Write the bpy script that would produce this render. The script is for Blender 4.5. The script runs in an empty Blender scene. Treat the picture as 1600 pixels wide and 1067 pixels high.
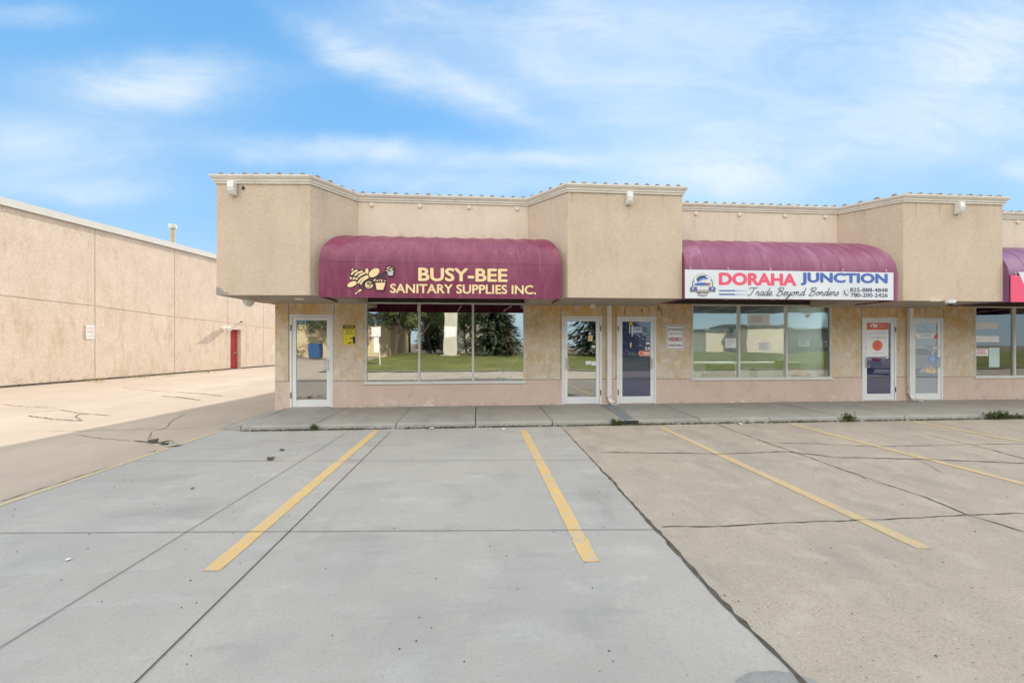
import bpy, math, random
from mathutils import Vector, Matrix
random.seed(7)
R = math.radians
sc = bpy.context.scene
col = sc.collection

# ------------------------------------------------------------------ camera
FOC, YAW, HZ, ZC = 640.0, R(4.6), 537.0, 1.6
ca, sa = math.cos(YAW), math.sin(YAW)
cam = bpy.data.cameras.new('camera'); camo = bpy.data.objects.new('camera', cam); col.objects.link(camo)
camo.location = (0, 0, ZC); camo.rotation_euler = (R(90), 0, -YAW)
cam.sensor_width = 36; cam.lens = 36*FOC/1600; cam.shift_y = 3.5/1600
cam.clip_start = .05; cam.clip_end = 2000
sc.camera = camo

def ray(px, py):
    x = (px-800)/FOC; z = (HZ-py)/FOC
    return (x*ca+sa, -x*sa+ca, z)
def atY(px, py, Y):                      # measured photo point -> point on the real plane y = Y
    d = ray(px, py); t = Y/d[1]
    return Vector((d[0]*t, Y, ZC+d[2]*t))
def atZ(px, py, Z=0):                    # measured photo point -> point on the ground
    d = ray(px, py); t = (Z-ZC)/d[2]
    return Vector((d[0]*t, d[1]*t, Z))

# ------------------------------------------------------------------ sun, sky, exposure
SX, SY = .63, 1.60                       # horizontal run of a shadow per metre of height
sun_el = math.atan(1/math.hypot(SX, SY)); sun_az = math.atan2(SX, SY)      # az from +Y towards +X
sd = bpy.data.lights.new('sun', 'SUN'); so = bpy.data.objects.new('sun', sd); col.objects.link(so)
sd.energy = 4.2; sd.angle = R(.53); sd.color = (1, .90, .77)
so.rotation_euler = Vector((-SX, -SY, -1)).to_track_quat('-Z', 'Y').to_euler()
so.location = (10, 30, 30)

world = bpy.data.worlds.new('World'); sc.world = world; world.use_nodes = True
def build_sky():
    nt = world.node_tree; N = nt.nodes; L = nt.links; N.clear()
    def math_(op, a, b=None, c=None, clamp=False):
        n = N.new('ShaderNodeMath'); n.operation = op; n.use_clamp = clamp
        for i, v in enumerate((a, b, c)):
            if v is None: continue
            if isinstance(v, (int, float)): n.inputs[i].default_value = v
            else: L.new(v, n.inputs[i])
        return n.outputs[0]
    out = N.new('ShaderNodeOutputWorld'); bg = N.new('ShaderNodeBackground')
    L.new(bg.outputs[0], out.inputs[0])
    sky = N.new('ShaderNodeTexSky'); sky.sky_type = 'NISHITA'; sky.sun_disc = False
    sky.sun_elevation = sun_el; sky.sun_rotation = sun_az
    sky.dust_density = .3; sky.air_density = 1.0; sky.ozone_density = 2.0
    tc = N.new('ShaderNodeTexCoord'); sep = N.new('ShaderNodeSeparateXYZ'); L.new(tc.outputs['Generated'], sep.inputs[0])
    x, y, z = sep.outputs
    az = math_('ARCTAN2', x, y); el = math_('ARCSINE', z)
    # wispy distortion: fine noise drawn out along the horizon
    comb = N.new('ShaderNodeCombineXYZ'); L.new(math_('MULTIPLY', az, 1.0), comb.inputs[0]); L.new(math_('MULTIPLY', el, 2.6), comb.inputs[1])
    ym = math_('MAXIMUM', y, .15); gu = math_('DIVIDE', x, ym); gv = math_('DIVIDE', z, ym)    # straight cloud lanes seen along +Y
    comb2 = N.new('ShaderNodeCombineXYZ'); L.new(gu, comb2.inputs[0]); L.new(math_('MULTIPLY', gv, 1.5), comb2.inputs[1])
    def noise(scale, detail, rough, off, dist=0.0, rot=0.0, stretch=1.0, src=None):
        mp = N.new('ShaderNodeMapping'); mp.inputs['Location'].default_value = (off, off*.7, off*.3)
        mp.inputs['Rotation'].default_value = (0, 0, rot); mp.inputs['Scale'].default_value = (1/stretch, 1, 1)
        L.new((src or comb).outputs[0], mp.inputs[0])
        n = N.new('ShaderNodeTexNoise'); n.inputs['Scale'].default_value = scale; n.inputs['Detail'].default_value = detail
        n.inputs['Roughness'].default_value = rough; n.inputs['Distortion'].default_value = dist
        L.new(mp.outputs[0], n.inputs['Vector']); return n.outputs[0]
    na = noise(3.2, 6, .6, 1.3, src=comb2); nb = noise(3.6, 6, .6, 7.1, src=comb2)
    azd = math_('ADD', gu, math_('MULTIPLY', math_('SUBTRACT', na, .5), .30))
    eld = math_('ADD', gv, math_('MULTIPLY', math_('SUBTRACT', nb, .5), .11))
    def aze(px, py):
        d = ray(px, py); return d[0]/d[1], d[2]/d[1]
    # soft cloud banks: photo position, half width, half height (radians), tilt, strength
    banks = [(235, 135, .19, .058, 0.02, .92), (350, 115, .17, .035, .05, .40), (560, 80, .15, .045, -.40, .68), (680, 120, .2, .055, -.42, .66), (790, 165, .14, .028, -.42, .6), (640, 20, .16, .06, -.2, .55),
             (930, 50, .34, .13, -.1, .78), (1230, 50, .34, .12, 0, .62), (1540, 90, .30, .22, .1, .98), (1070, 180, .36, .09, -.15, .66), (840, 110, .14, .06, -.5, .5),
             (560, 240, .30, .030, -.05, .75), (850, 245, .28, .028, 0, .72), (1130, 275, .24, .085, .02, .98), (60, 235, .24, .09, 0, .72), (40, 20, .12, .03, .1, .40), (130, 290, .16, .03, 0, .6),
             (1590, 265, .06, .035, 0, .9), (1380, 200, .45, .12, 0, .68), (720, 290, .30, .035, 0, .6)]
    tot = None
    for px, py, sa_, se_, tilt, k in banks:
        a0, e0 = aze(px, py)
        da = math_('SUBTRACT', azd, a0); de = math_('SUBTRACT', eld, e0)
        c, s = math.cos(tilt), math.sin(tilt)
        u = math_('MULTIPLY_ADD', da, c/sa_, math_('MULTIPLY', de, s/sa_))
        v = math_('MULTIPLY_ADD', da, -s/se_, math_('MULTIPLY', de, c/se_))
        q = math_('ADD', math_('MULTIPLY', u, u), math_('MULTIPLY', v, v))
        g = math_('MULTIPLY', math_('EXPONENT', math_('MULTIPLY', q, -1.0)), k)
        tot = g if tot is None else math_('SUBTRACT', math_('ADD', tot, g), math_('MULTIPLY', tot, g))
    # fine streaks inside the banks
    st = noise(4.6, 8, .64, 3.7, .8, -.22, 2.0, comb2)
    sm = N.new('ShaderNodeMapRange'); sm.interpolation_type = 'SMOOTHSTEP'; sm.inputs[1].default_value = .30; sm.inputs[2].default_value = .66; L.new(st, sm.inputs[0])
    fi = noise(16, 8, .7, 9.2, 1.2, -.38, 2.6, comb2)
    fm = N.new('ShaderNodeMapRange'); fm.inputs[1].default_value = .35; fm.inputs[2].default_value = .68; fm.inputs[3].default_value = .88; fm.inputs[4].default_value = 1.03; L.new(fi, fm.inputs[0])
    stm = math_('MULTIPLY', math_('MULTIPLY_ADD', sm.outputs[0], .46, .54), fm.outputs[0])
    tot = math_('MULTIPLY', tot, stm, clamp=True)
    # unseen sky overhead and behind the camera: bright cloud added as fill light
    bk = noise(2.2, 6, .6, 11.0, .3)
    mr = N.new('ShaderNodeMapRange'); mr.inputs[1].default_value = .36; mr.inputs[2].default_value = .60; L.new(bk, mr.inputs[0])
    high = N.new('ShaderNodeMapRange'); high.interpolation_type = 'SMOOTHSTEP'
    high.inputs[1].default_value = .75; high.inputs[2].default_value = 1.0; L.new(el, high.inputs[0])
    back = N.new('ShaderNodeMapRange'); back.interpolation_type = 'SMOOTHSTEP'
    back.inputs[1].default_value = .25; back.inputs[2].default_value = -.25; L.new(y, back.inputs[0])
    lowe = N.new('ShaderNodeMapRange'); lowe.inputs[1].default_value = .13; lowe.inputs[2].default_value = .26; L.new(el, lowe.inputs[0])
    bkm = math_('MULTIPLY', back.outputs[0], lowe.outputs[0])
    rest = math_('MULTIPLY', math_('MAXIMUM', high.outputs[0], bkm), math_('MULTIPLY_ADD', mr.outputs[0], .6, .4))
    cl = math_('MAXIMUM', tot, rest)
    hz = N.new('ShaderNodeMapRange'); hz.inputs[1].default_value = 0; hz.inputs[2].default_value = .48
    hz.inputs[3].default_value = .78; hz.inputs[4].default_value = 0; L.new(el, hz.inputs[0])
    # clear-sky colour: deep blue overhead paling to the horizon, tinted by the Nishita sky
    ramp = N.new('ShaderNodeValToRGB'); e = ramp.color_ramp.elements
    e[0].position = 0; e[0].color = (4.0, 5.4, 6.5, 1); e[1].position = 1; e[1].color = (.78, 2.9, 6.0, 1)
    m = e.new(.35); m.color = (2.1, 4.2, 6.6, 1); m = e.new(.65); m.color = (1.3, 3.5, 6.4, 1)
    L.new(math_('DIVIDE', el, .72), ramp.inputs[0])
    mx0 = N.new('ShaderNodeMix'); mx0.data_type = 'RGBA'; mx0.inputs[0].default_value = .82
    L.new(sky.outputs[0], mx0.inputs[6]); L.new(ramp.outputs[0], mx0.inputs[7])
    mx1 = N.new('ShaderNodeMix'); mx1.data_type = 'RGBA'; L.new(cl, mx1.inputs[0]); L.new(mx0.outputs[2], mx1.inputs[6])
    rc = N.new('ShaderNodeMix'); rc.data_type = 'RGBA'; L.new(rest, rc.inputs[0])
    rb = N.new('ShaderNodeMix'); rb.data_type = 'RGBA'; L.new(bkm, rb.inputs[0])
    rb.inputs[6].default_value = (11, 10.9, 10.6, 1); rb.inputs[7].default_value = (27, 25.8, 23.6, 1); L.new(rb.outputs[2], rc.inputs[7])
    rc.inputs[6].default_value = (5.6, 6.25, 6.75, 1)
    L.new(rc.outputs[2], mx1.inputs[7])
    L.new(mx1.outputs[2], bg.inputs[0]); bg.inputs[1].default_value = .10
build_sky()
sc.view_settings.view_transform = 'Standard'; sc.view_settings.look = 'None'
sc.view_settings.exposure = 0.62; sc.view_settings.gamma = 1; sc.view_settings.use_curve_mapping = False
sc.cycles.max_bounces = 8; sc.cycles.transparent_max_bounces = 12; sc.cycles.use_denoising = True

# ------------------------------------------------------------------ materials
MATS = {}
def S(r, g, b):                          # sRGB 0-255 -> linear
    f = lambda c: (c/255/12.92 if c/255 <= .04045 else ((c/255+.055)/1.055)**2.4)
    return (f(r), f(g), f(b), 1)
def mat(name, c, c2=None, scale=2.0, rough=.8, metal=0, spec=.4, bump=None, speck=None, stain=None, detail=5, coat=0,
        squash=(1, 1, 1), emit=None, fine=None):
    """procedural surface: two colours mixed by noise in world space, specks, shaped stains, bump"""
    m = bpy.data.materials.new(name); m.use_nodes = True; MATS[name] = m
    nt = m.node_tree; N = nt.nodes; L = nt.links; b = N['Principled BSDF']
    c = tuple(c)[:3]+(1,); c2 = tuple(c2)[:3]+(1,) if c2 else tuple(v*.85 for v in c[:3])+(1,)
    geo = N.new('ShaderNodeNewGeometry'); mp = N.new('ShaderNodeMapping'); mp.inputs['Scale'].default_value = squash
    L.new(geo.outputs['Position'], mp.inputs[0]); V = mp.outputs[0]
    def nz(sc_, det=5, ro=.6, vec=None):
        n = N.new('ShaderNodeTexNoise'); n.inputs['Scale'].default_value = sc_; n.inputs['Detail'].default_value = det
        n.inputs['Roughness'].default_value = ro; L.new(vec or V, n.inputs['Vector']); return n.outputs[0]
    def rng(v, a, bb, o0=0., o1=1.):
        n = N.new('ShaderNodeMapRange'); L.new(v, n.inputs[0])
        for i, q in enumerate((a, bb, o0, o1)): n.inputs[i+1].default_value = q
        return n.outputs[0]
    def mix(f, A, B):
        n = N.new('ShaderNodeMix'); n.data_type = 'RGBA'
        if isinstance(f, float): n.inputs[0].default_value = f
        else: L.new(f, n.inputs[0])
        for i, q in ((6, A), (7, B)):
            if isinstance(q, tuple): n.inputs[i].default_value = q
            else: L.new(q, n.inputs[i])
        return n.outputs[2]
    color = mix(rng(nz(scale, detail), .32, .68), c, c2)
    if fine:                             # fine grain: (scale, colour, low, high, amount)
        color = mix(rng(nz(fine[0], 3, .7, geo.outputs['Position']), fine[2], fine[3], 0, fine[4]), color, tuple(fine[1])[:3]+(1,))
    if speck:                            # (scale, colour, radius, amount)
        v = N.new('ShaderNodeTexVoronoi'); v.inputs['Scale'].default_value = speck[0]; L.new(geo.outputs['Position'], v.inputs['Vector'])
        s = rng(v.outputs['Distance'], speck[2], speck[2]*.6, 0, speck[3])
        wn = N.new('ShaderNodeTexWhiteNoise'); L.new(v.outputs['Color'], wn.inputs['Vector'])
        g = rng(wn.outputs['Value'], .55, .6)
        mm = N.new('ShaderNodeMath'); mm.operation = 'MULTIPLY'; L.new(s, mm.inputs[0]); L.new(g, mm.inputs[1])
        color = mix(mm.outputs[0], color, tuple(speck[1])[:3]+(1,))
    for st in (stain or []):             # (scale, colour, low, high, amount, squash, zlow, zhigh)
        mp2 = N.new('ShaderNodeMapping'); mp2.inputs['Scale'].default_value = st[5]; mp2.inputs['Location'].default_value = (st[0]*3.1, 1.7, st[0])
        L.new(geo.outputs['Position'], mp2.inputs[0])
        f = rng(nz(st[0], 6, .62, mp2.outputs[0]), st[2], st[3], 0, st[4])
        if len(st) > 6:
            sp = N.new('ShaderNodeSeparateXYZ'); L.new(geo.outputs['Position'], sp.inputs[0])
            mm = N.new('ShaderNodeMath'); mm.operation = 'MULTIPLY'; L.new(f, mm.inputs[0]); L.new(rng(sp.outputs[2], st[6], st[7]), mm.inputs[1]); f = mm.outputs[0]
        color = mix(f, color, tuple(st[1])[:3]+(1,))
    L.new(color, b.inputs['Base Color'])
    b.inputs['Roughness'].default_value = rough; b.inputs['Metallic'].default_value = metal
    b.inputs['Specular IOR Level'].default_value = spec; b.inputs['Coat Weight'].default_value = coat
    if bump:
        bm = N.new('ShaderNodeBump'); bm.inputs['Strength'].default_value = bump[1]; bm.inputs['Distance'].default_value = bump[2] if len(bump) > 2 else .01
        L.new(nz(bump[0], 4, .65, geo.outputs['Position']), bm.inputs['Height']); L.new(bm.outputs[0], b.inputs['Normal'])
    if emit:
        b.inputs['Emission Color'].default_value = tuple(emit[0])[:3]+(1,); b.inputs['Emission Strength'].default_value = emit[1]
    return m
def glass(name, refl, tint, film=None):
    """window glass: mirror-like coating over clear (or filmed) glass"""
    m = bpy.data.materials.new(name); m.use_nodes = True; MATS[name] = m
    nt = m.node_tree; N = nt.nodes; L = nt.links; N.clear()
    o = N.new('ShaderNodeOutputMaterial'); mx = N.new('ShaderNodeMixShader'); gl = N.new('ShaderNodeBsdfGlossy')
    gl.inputs['Roughness'].default_value = .004; gl.inputs['Color'].default_value = (.93, .95, .93, 1)
    geo = N.new('ShaderNodeNewGeometry'); nz = N.new('ShaderNodeTexNoise'); nz.inputs['Scale'].default_value = 1.6; nz.inputs['Detail'].default_value = 1
    L.new(geo.outputs['Position'], nz.inputs['Vector'])
    bp = N.new('ShaderNodeBump'); bp.inputs['Strength'].default_value = .06; bp.inputs['Distance'].default_value = .02
    L.new(nz.outputs[0], bp.inputs['Height']); L.new(bp.outputs[0], gl.inputs['Normal'])
    tr = N.new('ShaderNodeBsdfTransparent'); tr.inputs[0].default_value = tuple(tint)+(1,); under = tr.outputs[0]
    if film:
        df = N.new('ShaderNodeBsdfDiffuse'); df.inputs[0].default_value = tuple(film[0])[:3]+(1,)
        m2 = N.new('ShaderNodeMixShader'); m2.inputs[0].default_value = film[1]; L.new(under, m2.inputs[1]); L.new(df.outputs[0], m2.inputs[2]); under = m2.outputs[0]
    lw = N.new('ShaderNodeFresnel'); lw.inputs[0].default_value = 1.5
    ad = N.new('ShaderNodeMath'); ad.operation = 'ADD'; ad.use_clamp = True; L.new(lw.outputs[0], ad.inputs[0]); ad.inputs[1].default_value = refl
    L.new(ad.outputs[0], mx.inputs[0]); L.new(under, mx.inputs[1]); L.new(gl.outputs[0], mx.inputs[2]); L.new(mx.outputs[0], o.inputs[0])
    return m

U = (1, 1, 1)
M_upper = mat('stucco_upper', (.60, .49, .38), (.54, .435, .335), 1.1, .95, spec=.15, bump=(50, .8, .015), fine=(30, (.42, .325, .24), .46, .74, .36),
              stain=[(2.2, (.40, .31, .215), .52, .75, .5, (1.2, 1.2, .35)), (5.0, (.56, .46, .36), .58, .75, .4, (1.5, 1.5, .3)),
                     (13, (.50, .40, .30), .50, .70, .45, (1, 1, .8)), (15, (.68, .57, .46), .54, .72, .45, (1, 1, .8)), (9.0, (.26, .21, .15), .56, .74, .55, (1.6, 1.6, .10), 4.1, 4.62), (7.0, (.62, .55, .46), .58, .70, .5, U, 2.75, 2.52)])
M_low = mat('stucco_lower', (.67, .575, .46), (.59, .49, .375), 1.8, .95, spec=.15, bump=(40, .9, .018), fine=(30, (.38, .30, .22), .48, .78, .38),
            stain=[(2.2, (.62, .37, .13), .26, .56, .98, (1, 1, .5), 1.35, 2.35), (3.4, (.60, .42, .20), .46, .62, .65, (1, 1, .7)), (6, (.76, .68, .58), .52, .66, .6, (1, 1, .8)), (5.0, (.30, .24, .17), .55, .75, .45, (1, 1, .25)), (4.0, (.66, .59, .49), .50, .66, .6, U), (14, (.42, .33, .23), .52, .70, .45, U)])
M_base = mat('painted_plinth', (.62, .485, .405), (.56, .425, .35), 2.2, .9, spec=.2, bump=(70, .4, .012),
             stain=[(3.0, (.70, .62, .54), .60, .64, .9, (1, 1, 1.6), .36, .16), (6.0, (.34, .25, .2), .56, .75, .45, (1, 1, .5)), (11., (.25, .2, .16), .5, .7, .7, U, .24, .13)])
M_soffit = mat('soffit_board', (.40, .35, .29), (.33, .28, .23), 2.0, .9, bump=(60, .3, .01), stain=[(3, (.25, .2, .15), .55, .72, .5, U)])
M_gut = mat('gutter_paint', (.66, .62, .54), (.60, .55, .47), 4, .45, spec=.4, stain=[(5, (.40, .34, .26), .56, .78, .5, (1, 1, .3))])
M_tile = mat('clay_tile', (.20, .16, .13), (.34, .27, .21), 6, .9, bump=(40, .4, .01))
M_white = mat('white_aluminium', (.74, .74, .73), (.68, .68, .67), 3, .38, spec=.5, stain=[(9, (.42, .40, .37), .60, .78, .45, U)])
M_winfr = mat('window_frame_paint', (.60, .58, .53), (.54, .52, .47), 4, .45, spec=.45)
M_pipe = mat('downspout_paint', (.72, .71, .69), (.64, .62, .58), 3, .45, stain=[(8, (.2, .17, .14), .62, .66, .8, U, .75, .2), (3, (.5, .45, .38), .5, .75, .5, (1, 1, .3))])
M_metal = mat('brushed_metal', (.55, .55, .55), (.45, .45, .45), 8, .3, .9)
M_dark = mat('dark_metal', (.05, .05, .05), (.03, .03, .03), 8, .5)
M_black = mat('black_print', (.02, .02, .02), (.03, .03, .03), 6, .6)
M_vinyl = mat('burgundy_vinyl', (.180, .022, .068), (.155, .018, .056), 1.4, .36, spec=.45, bump=(14, .06, .01), stain=[(2.4, (.27, .07, .13), .48, .72, .6, (1.2, 1.2, .5)), (9, (.30, .11, .17), .54, .72, .5, (1.6, 1.6, .12)), (16, (.14, .02, .05), .55, .75, .4, U)])
M_vinyl2 = mat('faded_vinyl', (.19, .03, .09), (.23, .06, .125), 1.6, .38, spec=.45, bump=(14, .06, .01), stain=[(3.0, (.40, .2, .3), .52, .75, .6, (1.5, 1.5, .22)), (9, (.15, .03, .07), .55, .75, .4, U)])
M_vinyl3 = mat('purple_vinyl', (.17, .055, .14), (.22, .09, .19), 1.6, .36, spec=.55)
M_cream = mat('cream_lettering', (.80, .62, .34), (.75, .56, .30), 5, .6)
M_banner = mat('banner_vinyl', (.66, .69, .72), (.60, .63, .67), 1.2, .5)
M_rose = mat('rose_print', (.72, .10, .17), (.66, .09, .15), 5, .6)
M_blue = mat('blue_print', (.075, .14, .42), (.065, .12, .37), 5, .6)
M_navy = mat('navy_print', (.05, .06, .11), (.04, .05, .09), 5, .6)
M_grey = mat('grey_print', (.16, .15, .14), (.2, .19, .17), 9, .6)
M_lgrey = mat('pale_grey_print', (.4, .41, .42), (.5, .5, .5), 9, .6)
M_paleblue = mat('pale_blue_print', (.34, .42, .62), (.40, .47, .66), 9, .6)
M_pink = mat('pink_banner', (.78, .09, .18), (.72, .08, .16), 2, .5)
M_paper = mat('paper', (.80, .81, .80), (.75, .76, .76), 3, .7)
M_signw = mat('sign_white', (.80, .78, .77), (.75, .72, .71), 4, .5)
M_yel = mat('sign_yellow', (.78, .62, .03), (.70, .55, .03), 5, .5)
M_maroon = mat('maroon_print', (.30, .015, .06), (.27, .012, .05), 5, .6)
M_orange = mat('orange_print', (.72, .17, .09), (.66, .15, .08), 5, .6)
M_redp = mat('red_print', (.62, .05, .07), (.55, .05, .06), 5, .6)
M_new = mat('new_concrete', (.385, .366, .332), (.345, .33, .302), .9, .85, spec=.25, bump=(140, .25, .004), squash=(1, .6, 1), fine=(34, (.30, .305, .305), .45, .75, .35),
            speck=(9, (.07, .07, .07), .045, .85),
            stain=[(.55, (.29, .293, .288), .46, .70, .55, (1, 1, 1)), (3.2, (.44, .44, .43), .52, .70, .4, (.6, 1.4, 1)), (1.7, (.27, .272, .268), .55, .72, .5, (1.1, 1.2, 1)), (2.1, (.24, .242, .24), .60, .72, .45, (.7, 1.8, 1)), (7, (.30, .29, .26), .58, .75, .35, U), (.9, (.20, .20, .195), .60, .74, .55, (.35, 1.5, 1)), (24, (.27, .265, .25), .56, .7, .4, U), (.33, (.27, .267, .255), .48, .66, .5, U), (60, (.24, .235, .22), .52, .68, .45, U), (1.3, (.22, .216, .208), .60, .74, .4, (1.8, .8, 1))])
M_old = mat('old_concrete', (.405, .35, .285), (.35, .305, .25), 1.1, .92, spec=.2, bump=(90, .45, .005), fine=(70, (.20, .175, .145), .48, .70, .65),
            speck=(26, (.06, .052, .045), .15, .8),
            stain=[(.7, (.28, .25, .215), .48, .70, .65, U), (3, (.46, .41, .345), .52, .70, .5, U), (46, (.56, .51, .44), .60, .70, .6, U), (2.2, (.25, .225, .195), .54, .70, .55, (1, .5, 1)), (.45, (.23, .215, .195), .56, .70, .6, (1.6, .5, 1)), (18, (.24, .21, .175), .56, .70, .5, U)])
M_alley = mat('alley_paving', (.40, .335, .27), (.35, .295, .24), .6, .93, spec=.15, bump=(90, .5, .006), fine=(50, (.27, .22, .18), .5, .75, .4),
              stain=[(.5, (.45, .385, .315), .5, .7, .6, (1, .3, 1)), (3, (.31, .26, .215), .55, .75, .4, U)])
M_walk = mat('sidewalk_concrete', (.33, .315, .285), (.275, .265, .24), 1.6, .92, spec=.2, bump=(100, .5, .006), fine=(60, (.2, .19, .17), .5, .75, .4),
             stain=[(1.5, (.22, .215, .20), .5, .72, .6, (1, .6, 1)), (12, (.10, .10, .07), .50, .66, .85, U, .07, .0), (4, (.42, .40, .36), .56, .72, .4, U)])
M_asph = mat('asphalt_ground', (.16, .13, .105), (.20, .165, .135), .5, .95, spec=.15, bump=(40, .5, .01))
M_lineY = mat('yellow_line_paint', (.66, .42, .12), (.58, .38, .13), 3, .85, spec=.2, fine=(45, (.44, .38, .28), .40, .66, .7), stain=[(6, (.42, .38, .30), .52, .62, .8, U), (24, (.40, .37, .31), .55, .62, .8, U)])
M_joint = mat('joint_dark', (.055, .05, .045), (.09, .08, .07), 7, .95)
M_crack = mat('crack_dirt', (.05, .045, .038), (.12, .10, .08), 9, .98)
M_plate = mat('steel_channel_cover', (.20, .225, .25), (.25, .27, .29), 3, .5, .4)
M_weed = mat('weed_green', (.075, .11, .03), (.12, .14, .045), 20, .8)
M_weedy = mat('weed_yellow', (.40, .33, .03), (.22, .22, .05), 20, .8)
M_moss = mat('kerb_moss', (.045, .05, .025), (.085, .08, .05), 20, .95)
M_leaf = mat('dry_leaf', (.05, .04, .03), (.09, .07, .05), 20, .9)
M_lit = mat('litter_white', (.7, .7, .7), (.6, .6, .6), 10, .8)
M_lwall = mat('warehouse_stucco', (.70, .585, .48), (.63, .52, .42), .9, .95, spec=.1, bump=(40, .9, .03), fine=(20, (.50, .40, .31), .46, .72, .6),
              stain=[(2.2, (.57, .44, .33), .50, .72, .6, (1, 1, .35)), (8, (.76, .66, .56), .52, .70, .5, U), (3.5, (.46, .33, .22), .52, .78, .42, (1, 1, .28), 3.5, 2.4), (3.5, (.48, .35, .24), .52, .78, .42, (1, 1, .28), 7.2, 5.6), (7, (.44, .33, .23), .58, .72, .5, (1, 1, .5)), (5, (.3, .22, .15), .5, .7, .5, U, .5, .05)])
M_cap = mat('metal_cap', (.60, .585, .54), (.55, .535, .49), 2, .45)
M_seam = mat('wall_seam', (.30, .23, .16), (.48, .38, .28), 6, .95)
M_red = mat('red_door_paint', (.42, .055, .05), (.36, .045, .04), 2, .5)
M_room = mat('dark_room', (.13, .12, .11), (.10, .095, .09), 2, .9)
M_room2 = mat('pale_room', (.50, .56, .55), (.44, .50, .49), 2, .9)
M_floor = mat('shop_floor', (.10, .10, .11), (.13, .13, .13), 2, .6)
M_grass = mat('grass_lawn', (.115, .125, .013), (.075, .09, .010), 1.6, .9, bump=(12, .6, .05), stain=[(.5, (.20, .18, .04), .46, .66, .8, U), (6, (.05, .065, .01), .5, .7, .6, U)])
M_spruce = mat('spruce_needles', (.050, .070, .040), (.085, .10, .055), 2.5, .8)
M_foliage = mat('tree_leaves', (.085, .115, .035), (.14, .16, .055), 2.0, .7)
M_bark = mat('bark', (.12, .09, .065), (.08, .06, .045), 8, .95, bump=(20, .8, .02))
M_beige = mat('far_wall_paint', (.62, .50, .31), (.58, .46, .28), .6, .9)
M_fcream = mat('far_cream_paint', (.66, .59, .46), (.60, .53, .41), .6, .9)
M_fdark = mat('far_dark_roof', (.09, .09, .09), (.12, .12, .12), .6, .9)
M_bandb = mat('far_blue_band', (.09, .18, .36), (.08, .16, .33), .6, .7)
M_glass = glass('shop_glass', .50, (.80, .84, .82))
M_glass2 = glass('shop_glass_clear', .20, (.86, .92, .90))
M_glassD = glass('door_glass', .46, (.72, .74, .74))
M_glassN = glass('navy_filmed_glass', .10, (.35, .4, .55), ((.045, .056, .135), .85))
M_glassF = glass('frosted_film_glass', .10, (.7, .75, .78), ((.36, .40, .44), .88))
M_carg = glass('car_glass', .3, (.15, .16, .17))
M_carw = mat('car_paint_white', (.72, .70, .66), (.70, .68, .64), 2, .25, spec=.5, coat=.6)
M_cars = mat('car_paint_silver', (.42, .42, .42), (.40, .40, .40), 2, .28, .5, coat=.6)
M_tyre = mat('tyre_rubber', (.02, .02, .02), (.03, .03, .03), 8, .9)
M_rlamp = mat('tail_lamp', (.5, .02, .02), (.45, .02, .02), 5, .3)
M_lamp = mat('lamp_lens', (.8, .78, .72), (.75, .73, .68), 5, .4)
M_tube = mat('lit_tube', (.9, .9, .9), (.9, .9, .9), 5, .5, emit=((1, .97, .9), 22.0))
M_terra = mat('terracotta', (.62, .27, .10), (.52, .22, .08), 8, .7)
M_plantg = mat('plant_leaf', (.12, .17, .03), (.17, .21, .05), 8, .7)
M_tarp = mat('pale_tarp', (.72, .86, .84), (.66, .80, .78), 3, .6)
M_alum = mat('ladder_aluminium', (.84, .88, .76), (.78, .82, .70), 6, .5, 0)
M_counter = mat('counter_laminate', (.62, .66, .60), (.56, .60, .54), 3, .5)
M_binb = mat('bin_blue', (.03, .10, .26), (.03, .09, .22), 3, .5)

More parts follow.
